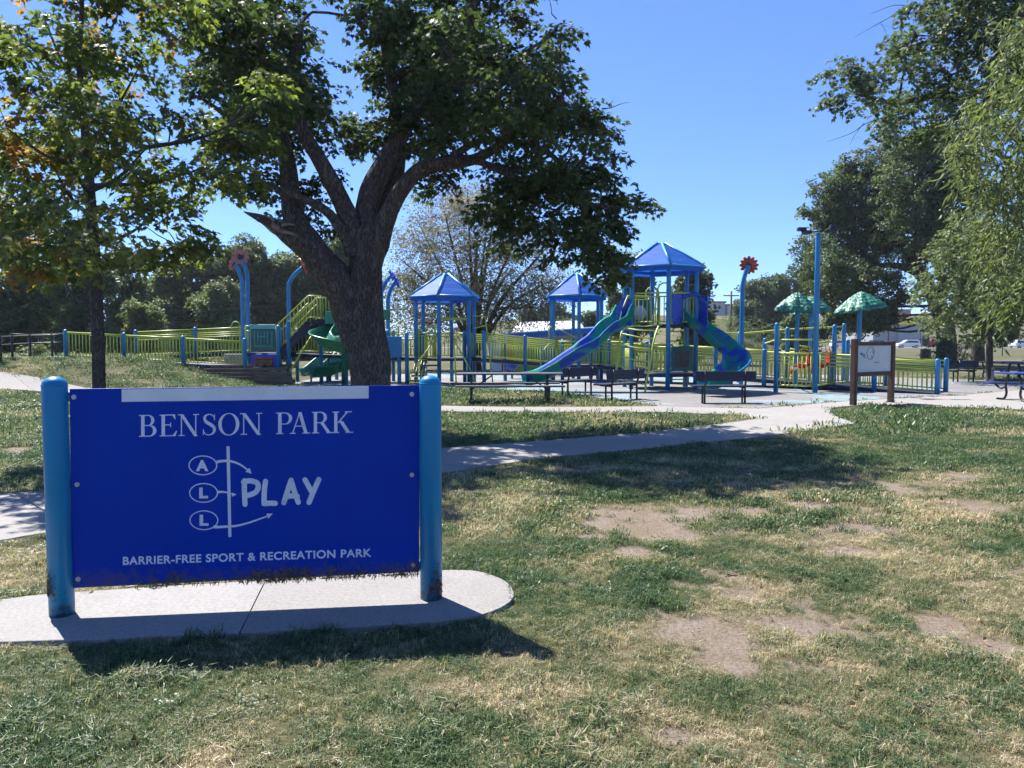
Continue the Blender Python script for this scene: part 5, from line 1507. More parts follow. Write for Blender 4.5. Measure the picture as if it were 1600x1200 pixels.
railing(rootA, Vector((hA[4].x, hA[4].y, .52)), Vector((hA[5].x, hA[5].y, .52)), .95, .72, 1, .12)
ra = MB()
for z in np.linspace(.3, 1.9, 6): ra.tube([Vector((hA[1].x - .75, hA[1].y + .5, z)), Vector((hA[1].x - .25, hA[1].y + .6, z))], .02, 6)
for dx in (-.75, -.25): ra.tube([Vector((hA[1].x + dx, hA[1].y + .5 + (.1 if dx > -.5 else 0), 0)), Vector((hA[1].x + dx, hA[1].y + .5 + (.1 if dx > -.5 else 0), 2.1))], .022, 6)
ra.build('ladder', 'rail_lime', rootA)
for p in (hex_pts(tx, ty, .95, rotA)[0], hex_pts(tx, ty, .95, rotA)[3]): loop_handle(rootA, p.x, p.y + .3, 2.12, .45, 1.35)

# ---- middle tower
bx, by_ = 2.58, 31.0
rotB = -PI / 2 + .02
rootB, hB = hex_tower('middle_tower', 'blue roofed hexagon tower half hidden by the left wavy slide', bx, by_, 1.10, rotB, .64, 3.36, 4.22)
for k in (0, 5, 3): 
    a, b = hB[k].copy(), hB[(k + 1) % 6].copy(); a.z = b.z = .64
    railing(rootB, a, b, .92, .7, 1, .13)
hr = MB(); hr.tube([P(845, 578, 29.3), P(845, 552, 29.4), P(858, 537, 29.6)], .024, 6); hr.tube([P(858, 527, 29.8), P(857, 513, 29.8), P(862, 510, 29.8)], .024, 6); hr.tube([P(868, 512, 29.9), P(885, 520, 29.9), P(898, 527, 29.9)], .024, 6); hr.build('hand_rail', 'rail_lime', rootB)

# ---- small tower on the left
cx, cy = -2.47, 28.6
rotC = -PI / 2 - .12
rootC, hC = hex_tower('small_tower', 'blue roofed hexagon tower just right of the big maple trunk', cx, cy, 1.13, rotC, .95, 3.20, 4.02)
for k in (5, 2, 3):
    a, b = hC[k].copy(), hC[(k + 1) % 6].copy(); a.z = b.z = .95
    railing(rootC, a, b, .92, .74, 1, .13)
railing(rootC, Vector((hC[0].x, hC[0].y, 1.85)), Vector((hC[1].x, hC[1].y, 1.85)), .55, .3, 1, .2, .5, False)
fit_panel(rootC, hC[1].lerp(hC[2], .1), hC[1].lerp(hC[2], .9), 1.0, 1.82, 'panel_green')
fit_panel(rootC, hC[4].lerp(hC[5], .35), hC[4].lerp(hC[5], .75), .98, 2.05, 'rail_lime')
loop_handle(rootC, hC[5].x + .55, hC[5].y - .35, .95, .34, 1.15); loop_handle(rootC, hC[5].x + .52, hC[5].y + .1, .95, .34, 1.2)
stp = MB()
for (x0, y0, x1, y1) in [(640, 603, 640, 585), (640, 585, 676, 535), (676, 535, 676, 560)]: stp.tube([P(x0, y0, 27.2), P(x1, y1, 27.2)], .026, 6)
for (x0, y0, x1, y1) in [(709, 530, 720, 550), (720, 550, 736, 580), (709, 530, 713, 602), (736, 580, 744, 604)]: stp.tube([P(x0, y0, 27.0), P(x1, y1, 27.0)], .026, 6)
for (x0, y0, x1, y1) in [(740, 493, 758, 495), (758, 495, 762, 528), (740, 513, 760, 508), (762, 528, 770, 598)]: stp.tube([P(x0, y0, 28.0), P(x1, y1, 28.0)], .026, 6)
sm_ = stp.build('stair_rail', 'rail_lime', rootC)
for k in range(4):
    a = P(648 + k * 8, 595 - k * 8, 27.3); MB().box((a.x, a.y, a.z), (.55, .3, .05)).build('step', 'deck_navy', sm_)
def net(root, A, B, C, D, n):
    mb = MB()
    for k in range(n + 1):
        t = k / n; mb.tube([A.lerp(B, t), D.lerp(C, t)], .012, 4); mb.tube([A.lerp(D, t), B.lerp(C, t)], .012, 4)
    return mb.build('climbing_net', 'rail_lime', root)
net(rootC, P(650, 562, 27.4), P(668, 562, 27.4), P(662, 598, 26.6), P(640, 598, 26.6), 4)

# ---- left platform, stair bridge and spiral slide
px_, py_ = -9.35, 28.4
rootP = thing('stair_platform', (px_ + .6, py_, 0), 'low play platform with green maze panel and stair bridge left of the big trunk', 'play platform')
dzP = 1.16
pl = [P(384, 550, 27.6), P(436, 550, 27.6), P(438, 549, 29.0), P(390, 549, 29.0)]
deck(rootP, [Vector((p.x, p.y, 0)) for p in pl], dzP, .12)
for (x, D, zt) in ((382.5, 27.3, P(382, 528, 27.3).z), (435.5, 27.5, P(434, 508, 27.5).z), (438, 29.0, 2.1), (391, 29.0, 2.1)):
    q = P(x, 560, D); post(rootP, q.x, q.y, zt)
mz = fit_panel(rootP, P(392, 530, 27.5), P(430, 530, 27.5), P(410, 548, 27.5).z, P(410, 508, 27.5).z, 'panel_green', 'maze_panel')
fit_panel(mz, P(391, 530, 27.44), P(431, 530, 27.44), P(410, 514, 27.44).z, P(410, 507, 27.44).z, 'panel_teal', 'panel_header', .03)
mzb = MB()
for (x0, y0, x1, y1) in [(398, 517, 398, 541), (398, 541, 425, 541), (425, 541, 425, 519), (403, 518, 403, 534), (408, 536, 408, 519), (413, 519, 413, 535), (418, 537, 418, 519), (403, 526, 418, 526)]:
    mzb.tube([P(x0, y0, 27.45), P(x1, y1, 27.45)], .018, 5)
mzb.build('maze_track', 'panel_teal', mz)
lowp = fit_panel(rootP, P(392, 560, 27.55), P(434, 560, 27.55), P(410, 580, 27.55).z, P(410, 553, 27.55).z, 'panel_blue', 'under_panel')
wf = MB()
for (x0, y0, x1, y1) in [(399, 560, 425, 560), (399, 560, 399, 577), (425, 560, 425, 577)]: wf.tube([P(x0, y0, 27.48), P(x1, y1, 27.48)], .025, 5)
wf.build('window_frame', 'panel_red', lowp)
fit_panel(lowp, P(400, 570, 27.5), P(424, 570, 27.5), P(410, 578, 27.5).z, P(410, 561, 27.5).z, 'glass_dark', 'window_opening', .02)
railing(rootP, Vector((P(384, 549, 27.55).x, 27.55, dzP)), Vector((P(392, 549, 27.55).x, 27.55, dzP)), .95, .7, 1)
loop_handle(rootP, P(369, 540, 28.6).x, 28.6, 1.2, .30, 1.1)
# stair
sA, sB = P(440, 549, 28.2), P(489, 500, 28.2); sA.z = dzP
topd = [P(488, 500, 27.5), P(540, 500, 27.5), P(540, 500, 29.0), P(488, 500, 29.0)]
zt_ = sB.z
deck(rootP, [Vector((p.x, p.y, 0)) for p in topd], zt_, .12, 'upper_deck')
nst = 6
for sd in (27.6, 28.8):
    mb = MB(); a = Vector((sA.x, sd, dzP)); b = Vector((sB.x, sd, zt_))
    v = []; 
    for k in range(nst + 1):
        q = a.lerp(b, k / nst); v += [(q.x, sd, q.z), (q.x + .06, sd, q.z - .30 - (.07 if k % 2 else 0))]
    o = len(v); v += [(x, y + .05, z) for x, y, z in v]
    fs = []
    for k in range(nst): fs += [(2 * k, 2 * k + 1, 2 * k + 3, 2 * k + 2), (o + 2 * k, o + 2 * k + 2, o + 2 * k + 3, o + 2 * k + 1), (2 * k, 2 * k + 2, o + 2 * k + 2, o + 2 * k), (2 * k + 1, o + 2 * k + 1, o + 2 * k + 3, 2 * k + 3)]
    mb.add(v, fs); mb.build('stair_stringer', 'deck_navy', rootP)
    up = Vector((0, 0, 1)); c2 = b + Vector((.45, 0, 0))
    rp = MB(); rp.tube([a + up * .95, b + up * .85, c2 + up * .85], .024, 6); rp.tube([a + up * .65, b + up * .6], .02, 6); rp.tube([a, a + up * .95], .022, 6); rp.tube([a + up * .08, b + up * .08, c2 + up * .08], .02, 6)
    rr_ = rp.build('stair_railing', 'rail_lime', rootP)
    for k in range(1, 10):
        q = a.lerp(b, k / 9); baluster(rr_, q.x, q.y, q.z + .05, .82)
    for k in range(1, 5): q = b.lerp(c2, k / 4); baluster(rr_, q.x, q.y, q.z + .05, .82)
for k in range(nst):
    q = Vector((sA.x, 0, dzP)).lerp(Vector((sB.x, 0, zt_)), (k + .5) / nst); MB().box((q.x, 28.2, q.z - .03), (.26, 1.2, .04)).build('tread', 'deck_navy', rootP)
for (x, D) in ((452, 27.6), (541, 27.7), (541, 29.0)):
    q = P(x, 590, D); post(rootP, q.x, q.y, zt_ - .05 if x < 500 else zt_ + 1.0, 0)
MB().tube([P(447, 592, 27.0), P(470, 552, 27.1), P(493, 515, 27.3)], .032, 7).build('slide_pole', 'rail_lime', rootP)
fit_panel(rootP, P(508, 495, 27.5), P(530, 495, 27.5), P(510, 506, 27.5).z, P(510, 487, 27.5).z, 'slide_green', 'slide_hood')
fit_panel(rootP, P(596, 495, 28.2), P(610, 495, 28.2), P(600, 500, 28.2).z, P(600, 484, 28.2).z, 'slide_green', 'slide_hood')
# spiral slide, green
cxs, cys = P(536, 540, 26.9).x, 26.9
sp_path = []
for k in range(15):
    t = k / 14; a = PI * .55 + t * PI * 2.25; r = .78
    sp_path.append(Vector((cxs + r * math.cos(a), cys + r * math.sin(a), zt_ - .45 - (zt_ - .82) * t)))
sp_path.append(sp_path[-1] + Vector((-.5, -.35, -.03)))
slide_mesh(sp_path, .60, .34).build('spiral_slide', 'slide_green', rootP)
MB().tube([(cxs, cys, 0), (cxs, cys, zt_ + .6)], .07, 10).build('slide_mast', 'slide_green', rootP)

# twin straight green slides behind
for k, (x0, y0, x1, y1, lab) in enumerate([(520, 556, 476, 596, 'left one of the pair of straight green slides behind the big trunk'), (548, 556, 500, 597, 'right one of the pair of straight green slides behind the big trunk')]):
    a, b = P(x0, y0, 31.0), P(x1, y1, 29.4); rt = thing('straight_slide', (a.x, a.y, 0), lab, 'slide', 'straight green slides')
    m_ = a.lerp(b, .78); m_.z = .32; b.z = .28
    slide_mesh([a, a.lerp(m_, .5), m_, b], .5, .24).build('trough', 'slide_green', rt)
    post(rt, a.x + .1, a.y + .2, a.z + .7, 0)
    MB().tube([(m_.x, m_.y, 0), (m_.x, m_.y, .33)], .04, 8).build('foot', 'post_blue', rt)

# ---- ramps
gR = 'lime railed access ramps'
def ramp_thing(name, label, A, B, w, n, **kw):
    r = thing(name, (A[0], A[1], 0), label, 'ramp', gR); ramp_run(r, A, B, w, n, **kw); return r
a, b = P(104, 558, 27.8), P(383, 573, 27.4)
ramp_thing('access_ramp', 'lime railed ramp running along the front of the mound', (a.x, 28.5, a.z), (b.x, 28.0, b.z), 1.3, 3, h=.9, bal=.78, bars=1, side=('near',), ends=(True, False))
a, b = P(200, 558, 30.0), P(390, 545, 30.0)
ramp_thing('access_ramp', 'upper lime railed ramp rising to the green maze panel platform', (a.x, 30.0, a.z), (b.x, 30.0, 1.16), 1.3, 2, h=.98, bal=.58, bars=4, side=('far', 'near')[:1])
rr = thing('rock_wall', (P(365, 560, 28.7).x, 28.7, T(P(365, 560, 28.7).x, 28.7)), 'pale rock block wall under the upper ramp', 'wall')
for k in range(4):
    for j in range(2):
        q = P(352 + k * 9 + j * 4, 568 - j * 10, 28.75)
        o = MB().box((q.x, q.y, q.z), (.23 + .02 * (k % 2), .3, .24)).build('stone', 'rock', rr, .03)
# landscape timbers
tt = thing('timber_steps', (P(400, 580, 27).x, 27.0, 0), 'dark stacked landscape timbers under the green maze panel', 'timber wall')
for (x0, x1, y, D) in [(330, 410, 573, 27.35), (322, 420, 579, 27.2), (338, 395, 585, 27.1), (395, 447, 577, 27.0), (395, 450, 584, 26.9), (398, 455, 590, 26.8), (402, 460, 596, 26.7), (340, 402, 591, 27.0), (436, 462, 572, 27.6)]:
    a, b = P(x0, y, D), P(x1, y, D); MB().box(((a.x + b.x) / 2, D, a.z), (b.x - a.x, .22, .135)).build('timber', 'timber_dark', tt, .012)
a, b = P(456, 556, 29.2), P(652, 566, 28.6)
ramp_thing('access_ramp', 'lime railed ramp passing behind the big maple trunk', (a.x, 29.3, 1.12), (hC[4].x, hC[4].y, .95), 1.25, 4, h=.92, bal=.60, bars=3)
fit_panel(rootC, P(604, 530, 27.95), P(628, 530, 27.95), .98, 1.75, 'post_blue', 'maze_panel')
for (x, y) in ((617, 28.0), (628, 28.2)): q = P(x, 560, y); loop_handle(rootC, q.x, q.y, .95, .28, 1.2)
for x in (624, 636): q = P(x, 598, 27.8); post(rootC, q.x, q.y, 1.9 if x == 636 else .95, 0)
ramp_thing('access_ramp', 'lime railed bridge ramp between the small and middle towers', ((hC[1].x + hC[2].x) / 2 + .1, (hC[1].y + hC[2].y) / 2, .95), ((hB[4].x + hB[5].x) / 2, (hB[4].y + hB[5].y) / 2, .64), 1.2, 2, h=.92, bal=.55, bars=4)
ramp_thing('access_ramp', 'long lime railed ramp descending right from the middle tower to the plaza', ((hB[1].x + hB[2].x) / 2, (hB[1].y + hB[2].y) / 2 - .2, .62), (13.0, 23.2, .03), 1.35, 7, h=.94, bal=.52, bars=3, gap=.13)

# ---- flower poles
def flower(label, px0, pyb, D, top, lean, petal, face=(0, -1, .25), r=.075, n=9, size=.33, z0=None):
    b = P(px0, 580, D); z0 = T(b.x, D) if z0 is None else z0; t = P(top[0], top[1], D)
    rt = thing('flower_pole', (b.x, D, z0), label, 'flower pole', 'blue flower poles')
    zb = t.z - .85
    MB().tube(smooth_curve([(b.x, D, z0 - .05), (b.x, D, (z0 + zb) / 2), (b.x, D, zb), (b.x + (t.x - b.x) * .10, D, zb + .3), (b.x + (t.x - b.x) * .5, D, zb + .62), (t.x, D, t.z)], 6), r, 12).build('stem', 'post_blue', rt)
    f = Vector(face).normalized(); u = f.orthogonal().normalized(); w = f.cross(u); c = t + f * .04
    hd = MB().sphere(c, (.11, .11, .11), 12).build('flower_centre', 'flower_dark' if petal != 'flower_blue' else 'flower_blue', rt)
    for k in range(n):
        a = 2 * PI * k / n + .2; d = u * math.cos(a) + w * math.sin(a); s = f.cross(d)
        v = []; L = size
        pr = [(0.08, .03), (.35, .075), (.7, .095), (.92, .06), (1.0, .01)]
        for (q, hw) in pr:
            for sg in (-1, 0, 1): v.append(c + d * (q * L + .02) + s * (hw * sg * L / .33 * min(1, 8.5 / n)) + f * (.10 * q * q * L - (.03 if sg == 0 else 0)))
        o = len(v); v += [p - f * .02 for p in v]
        fs = []
        for i in range(4):
            for j in range(2):
                x = i * 3 + j; fs += [(x, x + 1, x + 4, x + 3), (o + x, o + x + 3, o + x + 4, o + x + 1)]
        m = len(pr); fs += [(i * 3, i * 3 + 3, o + i * 3 + 3, o + i * 3) for i in range(m - 1)] + [(i * 3 + 2, o + i * 3 + 2, o + i * 3 + 5, i * 3 + 5) for i in range(m - 1)]
        MB().add(v, fs).build('petal', petal, rt)
    return rt
flower('tall blue pole with a pink flower above the green maze panel', 389, 590, 27.9, (376, 402), 0, 'flower_pink', (.3, -1, .3), size=.29)
flower('bent blue pole leaning left beside the pink flower', 381, 590, 29.2, (366, 413), 0, 'flower_pink', (-.9, .3, .35), size=.24)
flower('single curved blue pole behind the stair left of the big trunk', 453, 590, 30.0, (473, 418), 0, 'flower_red', (1, .3, .5), size=.33)
flower('left one of two blue flower poles right of the big trunk', 597, 598, 29.8, (611, 431), 0, 'flower_blue', (.9, .35, .45), size=.24, n=7)
flower('right one of two blue flower poles right of the big trunk', 607, 598, 29.0, (618, 440), 0, 'flower_blue', (.9, .3, .4), size=.26, n=7)
flower('blue pole with a dark red flower behind the curly slide', 1158, 600, 25.9, (1170, 415), 0, 'flower_red', (.35, .75, .35), size=.30, n=12)

# ---- leaf canopies
def canopy(label, px, D, topy, rimy, half, seed, tilt):
    b = P(px, 580, D); zt, zr = P(px, topy, D).z, P(px, rimy, D).z; R = half * D / FPX
    rt = thing('leaf_canopy', (b.x, D, 0), label, 'canopy', 'green leaf canopies')
    post(rt, b.x, D, zt - .2, 0)
    rg = np.random.default_rng(seed); nA, nR = 44, 12; v = []; f = []
    ph = rg.uniform(0, 6.28, 6)
    for i in range(nR + 1):
        q = i / nR
        for k in range(nA):
            a = 2 * PI * k / nA
            rag = 1 + .07 * math.sin(5 * a + ph[0]) + .05 * math.sin(9 * a + ph[1]) + rg.normal(0, .018)
            x, y = math.cos(a) * R * q * rag, math.sin(a) * R * q * rag * .9
            cell = abs(math.sin(a * 8 + (i % 2) * 1.5)) * .035 * (1 if i % 2 else .3)
            z = zt - (zt - zr) * (q ** 1.35) - (.05 * abs(math.sin(5 * a)) if i == nR else 0) + cell + x * tilt
            v.append((b.x + x, D + y, z))
    for i in range(nR):
        for k in range(nA):
            k2 = (k + 1) % nA; f.append((i * nA + k, i * nA + k2, (i + 1) * nA + k2, (i + 1) * nA + k))
    o = len(v); v += [(x, y, z - .05) for x, y, z in v]
    f += [tuple(o + i for i in reversed(q)) for q in list(f)]
    f += [(nR * nA + k, nR * nA + (k + 1) % nA, o + nR * nA + (k + 1) % nA, o + nR * nA + k) for k in range(nA)]
    MB().add(v, f, False).build('leaf_shade', 'canopy_green', rt)
canopy('left green leaf shaped canopy on a blue post', 1244, 25.2, 457, 484, 31, 3, -.06)
canopy('green leaf canopy partly hidden behind the left canopy and light pole', 1265, 30.3, 463, 486, 30, 4, .10)
canopy('right green leaf canopy above the wooden notice board', 1341, 25.6, 456, 482, 36, 5, .15)

# ---- tall light pole
rl = thing('light_pole', (G(1273, 614).x, G(1273, 614).y, 0), 'tall blue light pole with black floodlights on a crossarm', 'light pole')
lp = G(1273, 614); zt = P(1276, 363, lp.y).z
MB().post(lp.x, lp.y, 0, zt, .078, 16).build('pole', 'post_blue', rl)
MB().bar((lp.x - .50, lp.y, zt + .0), (lp.x + .52, lp.y, zt + .06), .03, .03).build('crossarm', 'black_metal', rl)
for dx, dz in ((-.50, .03), (-.34, -.06), (.34, -.03), (.48, .10)):
    o = MB(); o.box((lp.x + dx, lp.y, zt + .06 + dz), (.26, .16, .11)); o.build('floodlight', 'black_metal', rl, .015)
    MB().bar((lp.x + dx, lp.y, zt + .0), (lp.x + dx, lp.y, zt + .05 + dz), .03, .03).build('lamp_bracket', 'black_metal', rl)

# ---- swing enclosure with red seats
rs = thing('swing_bay', (9.6, 25.5, 0), 'lime gated swing enclosure of blue posts under the leaf canopies', 'swing frame')
pts = {}
for key, x, yt, ybm in (('a', 1212, 504, 613), ('b', 1194, 528, 601), ('c', 1229, 511, 606), ('d', 1302, 507, 609), ('e', 1317, 505, 596), ('f', 1323, 530, 604), ('g', 1154, 518, 598)):
    q = G(x, ybm); pts[key] = q; post(rs, q.x, q.y, P(x, yt, q.y).z, 0)
def ra_(k1, k2, ys, r=.026):
    mb = MB()
    for z in ys: mb.tube([pts[k1] + Vector((0, 0, z)), pts[k2] + Vector((0, 0, z))], r, 6)
    return mb
pts['p'] = lp
m1 = ra_('a', 'p', (1.62, 1.2, .22)); mm_ = m1.build('gate_rail', 'rail_lime', rs)
m2 = ra_('p', 'd', (1.55, 1.2, .22)); mm2 = m2.build('gate_rail', 'rail_lime', rs)
for (k1, k2, mo, n) in (('a', 'p', mm_, 9), ('p', 'd', mm2, 4)):
    for k in range(1, n): q = pts[k1].lerp(pts[k2], k / n); baluster(mo, q.x, q.y, .22, .98)
tb = MB(); tb.tube([P(1118, 520, 27.5), pts['g'] + Vector((0, 0, P(1154, 518, pts['g'].y).z - .08)), P(1229, 515, pts['c'].y), P(1317, 510, pts['e'].y)], .034, 7)
tb.tube([pts['b'] + Vector((0, 0, 1.5)), pts['a'] + Vector((0, 0, 1.62))], .026, 6); tb.build('top_beam', 'rail_lime', rs)
ar = MB()
for (x0, y0, x1, y1) in [(1238, 553, 1255, 545), (1255, 545, 1270, 547), (1235, 545, 1262, 552), (1245, 540, 1268, 543)]: ar.tube([P(x0, y0, 25.2), P(x1, y1, 25.2)], .03, 6)
ar.build('gate_arm', 'rail_lime', rs)
def swing_seat(label, px, py, D, rz):
    c = P(px, py, D); rt = thing('adaptive_swing', (0, 0, 0), label, 'swing seat', 'red moulded swing seats')
    prof = [(-.10, .34), (-.13, .12), (-.08, -.06), (.08, -.12), (.28, -.08), (.38, -.16), (.42, -.30)]
    v = []; f = []; n = len(prof)
    for off in (0, .045):
        for (x, z) in prof:
            for (yy, rise) in ((-.24, .10), (-.19, 0), (0, -.02), (.19, 0), (.24, .10)): v.append((x + off * .6 + (rise * .5 if z > 0 else 0), yy, z + rise * (0 if z > .05 else .8) - off))
    for i in range(n - 1):
        for j in range(4):
            a = i * 5 + j; f.append((a, a + 1, a + 6, a + 5)); b = n * 5 + a; f.append((b, b + 5, b + 6, b + 1))
    e = [i for i in range(5)] + [i * 5 + 4 for i in range(1, n)] + [(n - 1) * 5 + j for j in (3, 2, 1, 0)] + [i * 5 for i in range(n - 2, 0, -1)]
    o = n * 5; f += [(e[k], o + e[k], o + e[(k + 1) % len(e)], e[(k + 1) % len(e)]) for k in range(len(e))]
    MB().add(v, f, True).build('seat_shell', 'seat_red', rt)
    for yy in (-.17, .17): MB().sphere((.36, yy, -.16), (.07, .05, .08), 10).build('white_pad', 'pad_white', rt)
    ch = MB()
    for (x, yy) in ((-.08, -.24), (-.08, .24), (.28, -.24), (.28, .24)): ch.tube([(x, yy, .1 if x < 0 else -.05), (.08, yy, 1.1)], .009, 4)
    ch.build('chain', 'black_metal', rt)
    rt.location = c; rt.rotation_euler = (0, 0, rz); rt.scale = (1.05, 1.05, 1.05)
swing_seat('left red moulded swing seat behind the blue light pole', 1260, 567, 25.1, PI * .92)
swing_seat('right red moulded swing seat beside the blue light pole', 1291, 566, 24.9, PI * .95)

# ---- odd blue stools and far bits on the play surface
for (x, lab) in ((800, 'small blue bucket seat on the play surface left of the wavy slide'),):
    q = G(x, 592); rt = thing('bucket_seat', (q.x, q.y, 0), lab, 'seat')
    MB().tube([(q.x, q.y, 0), (q.x, q.y, .35)], .05, 8).build('stem', 'post_blue', rt); MB().lathe((q.x, q.y, .35), [(.05, 0), (.22, .10), (.30, .32), (.28, .32), (.2, .14), (.0, .06)], 16).build('bowl', 'panel_blue', rt)
# ------------------------------------------------------------------ benches and tables
def slat_boards(parent, x0, x1, y0, y1, z, n, th, mat, name='board'):
    w = (y1 - y0) / n
    for k in range(n): MB().box(((x0 + x1) / 2, y0 + w * (k + .5), z), (x1 - x0, w - .012, th)).build(name, mat, parent, .006)
def bench(name, label, px, py, rz, L=1.55):
    rt = thing(name, (0, 0, 0), label, 'bench', 'navy park benches')
    # local: sitter faces +y, we see the back
    slat_boards(rt, -L / 2, L / 2, .0, .42, .44, 3, .045, 'bench_navy', 'seat_board')
    MB().box((0, -.055, .70), (L, .035, .26), M=Matrix.Rotation(-.16, 3, 'X')).build('backrest', 'bench_navy', rt, .03)
    for s in (-1, 1):
        x = s * L * .33; mb = MB()
        mb.tube([(x, -.02, 0), (x, -.01, .42), (x, -.05, .55), (x, -.10, .84)], .028, 8); mb.tube([(x, -.01, .40), (x, .40, .41)], .026, 8); mb.tube([(x, .20, .40), (x, .20, 0)], .026, 8)
        mb.build('leg', 'bench_leg', rt)
    rt.location = G(px, py); rt.rotation_euler = (0, 0, rz)
bench('park_bench', 'leftmost navy bench beside the left wavy slide foot', 905, 619, .75, 1.5)
bench('park_bench', 'navy bench in front of the arched climber', 975, 626, .70, 1.5)
bench('park_bench', 'navy bench seen from behind below the curly slide exit', 1132, 631, .02)
def picnic(name, label, loc, rz, top, frame, L=1.9, curved=True, grp='picnic tables'):
    rt = thing(name, (0, 0, 0), label, 'picnic table', grp)
    slat_boards(rt, -L / 2, L / 2, -.38, .38, .74, 5, .04, top, 'top_board')
    for s in (-1, 1): slat_boards(rt, -L / 2, L / 2, s * .72 - .13, s * .72 + .13, .45, 2, .04, top, 'seat_board')
    for s in (-1, 1):
        x = s * L * .36; mb = MB()
        if curved:
            for q in (-1, 1):
                mb.tube(smooth_curve([(x, q * .20, .72), (x, q * .30, .45), (x, q * .26, .2), (x, q * .36, .05), (x, q * .62, .03)], 4), .03, 8)
                mb.tube(smooth_curve([(x, q * .28, .38), (x, q * .5, .32), (x, q * .72, .43)], 4), .028, 8)
        else:
            for q in (-1, 1):
                mb.tube([(x, q * .12, .72), (x, q * .12, 0)], .028, 7); mb.tube([(x, q * .72, .43), (x, q * .72, 0)], .026, 7)
                mb.tube([(x - s * .55, q * .05, .70), (x, q * .12, .32)], .018, 6)
            mb.tube([(x, -.72, .40), (x, .72, .40)], .024, 7)
        mb.build('leg_frame', frame, rt)
    rt.location = loc; rt.rotation_euler = (0, 0, rz); return rt
picnic('picnic_table', 'long weathered grey picnic table on the grass strip behind the sign post', G(796, 628), .03, 'table_grey', 'table_grey', 2.75, False)
picnic('picnic_table', 'navy topped picnic table cut off by the right edge', G(1622, 627), .05, 'table_blue', 'black_metal', 1.9)
picnic('picnic_table', 'dark picnic table under the whitewashed maple', G(1556, 594), .05, 'bench_navy', 'black_metal', 2.0)
picnic('picnic_table', 'navy picnic table behind the cut off one at the right edge', G(1612, 598), .1, 'table_blue', 'black_metal', 2.0)
picnic('picnic_table', 'farthest dark picnic table right of the whitewashed maple', G(1640, 590), .1, 'bench_navy', 'black_metal', 2.0)
bench('park_bench', 'grey blue bench beyond the end of the long ramp', 1508, 597, .25, 1.1)
# trash barrel, grill
q = G(1446, 562); rt = thing('trash_barrel', q, 'dark trash barrel left of the big trunk', 'barrel')
MB().lathe((q.x, q.y, 0), [(.0, .02), (.40, .02), (.42, .4), (.40, .85), (.42, .9), (.38, .9), (.36, .5), (0, .45)], 18).build('barrel_body', 'black_metal', rt)
q = G(1566, 556); rt = thing('park_grill', q, 'small black park grill on a post at the right', 'grill')
MB().tube([(q.x, q.y, 0), (q.x, q.y, .9)], .05, 8).build('post', 'black_metal', rt); MB().box((q.x, q.y, 1.02), (.55, .42, .26)).build('fire_box', 'black_metal', rt, .02)

# ------------------------------------------------------------------ notice board
kl, kr = G(1333, 634), G(1391.5, 629.5)
rk = thing('notice_board', (kl + kr) / 2, 'brown wooden notice board with a doodled white panel', 'notice board')
kd = (kr - kl).normalized(); kn = Vector((kd.y, -kd.x, 0)); ka = math.atan2(kd.y, kd.x)
for p, ty_ in ((kl, 529.5), (kr, 533)):
    MB().box((p.x, p.y, P(1333, ty_, p.y).z / 2), (.125, .125, P(1333, ty_, p.y).z), ka).build('post', 'kiosk_wood', rk, .008)
zl = lambda y: P(1333, y, kl.y).z
for (y0, y1) in ((534, 540), (582, 588.5)):
    c = (kl + kr) / 2; MB().box((c.x, c.y, (zl(y0) + zl(y1)) / 2), ((kr - kl).length - .127, .09, zl(y0) - zl(y1)), ka).build('frame_rail', 'kiosk_wood', rk, .006)
c = (kl + kr) / 2
bd = MB().box((c.x, c.y, (zl(540) + zl(582)) / 2), ((kr - kl).length - .13, .03, zl(540) - zl(582) - .004), ka).build('white_board', 'board_white', rk)
def doodle(pts, mat, w=.006):
    mb = MB(); mb.tube([kl + kd * (u * (kr - kl).length) + Vector((0, 0, zl(582) + v * (zl(540) - zl(582)))) + kn * .017 for u, v in pts], w, 5); mb.build('doodle_line', mat, bd)
doodle([(.34, .50), (.30, .72), (.36, .92), (.44, .95), (.50, .82), (.49, .62), (.44, .48)], 'ink_grey')
doodle([(.36, .52), (.40, .46), (.45, .56), (.42, .62)], 'ink_grey'); doodle([(.38, .74), (.41, .76)], 'ink_grey'); doodle([(.45, .74), (.48, .76)], 'ink_grey')
doodle([(.13, .72), (.18, .66), (.16, .74), (.23, .62), (.22, .70), (.27, .58)], 'ink_blue', .009); doodle([(.14, .68), (.21, .60), (.26, .52)], 'ink_blue', .008)
doodle([(.50, .36), (.64, .35)], 'ink_grey', .008); doodle([(.44, .95), (.47, .88), (.46, .80), (.48, .70)], 'ink_grey')

# ------------------------------------------------------------------ black handrail on the mound
rb = thing('black_handrail', GT(40, 562), 'black metal handrail on the mound at the left edge', 'handrail')
pp = [(-30, 576, 522, 25.6), (2, 573, 524, 26.4), (20, 567, 523, 27.2), (48, 562, 522, 28.0), (82, 559, 521, 28.6)]
tops = []
for (x, yb, yt, D) in pp:
    b = P(x, yb, D); z1 = P(x, yt, D).z; tops.append((b.x, D, z1))
    MB().tube([(b.x, D, T(b.x, D) - .1), (b.x, D, z1)], .04, 8).build('post', 'black_metal', rb)
for dz in (-.06, -.34): MB().tube([(x, y, z + dz) for x, y, z in tops] + [(P(97, 530, 28.5).x, 28.5, tops[-1][2] + dz)], .028, 7).build('rail', 'black_metal', rb)
for off in (1.9,): MB().tube([(x - .2, y + off, z + .02) for x, y, z in tops] + [(P(97, 530, 28.5).x, 28.5 + off, tops[-1][2])], .028, 7).build('rail', 'black_metal', rb)
for (x, y, z) in tops[1:]: MB().tube([(x - .2, y + 1.9, T(x, y + 1.9) - .1), (x - .2, y + 1.9, z + .02)], .036, 7).build('post', 'black_metal', rb)

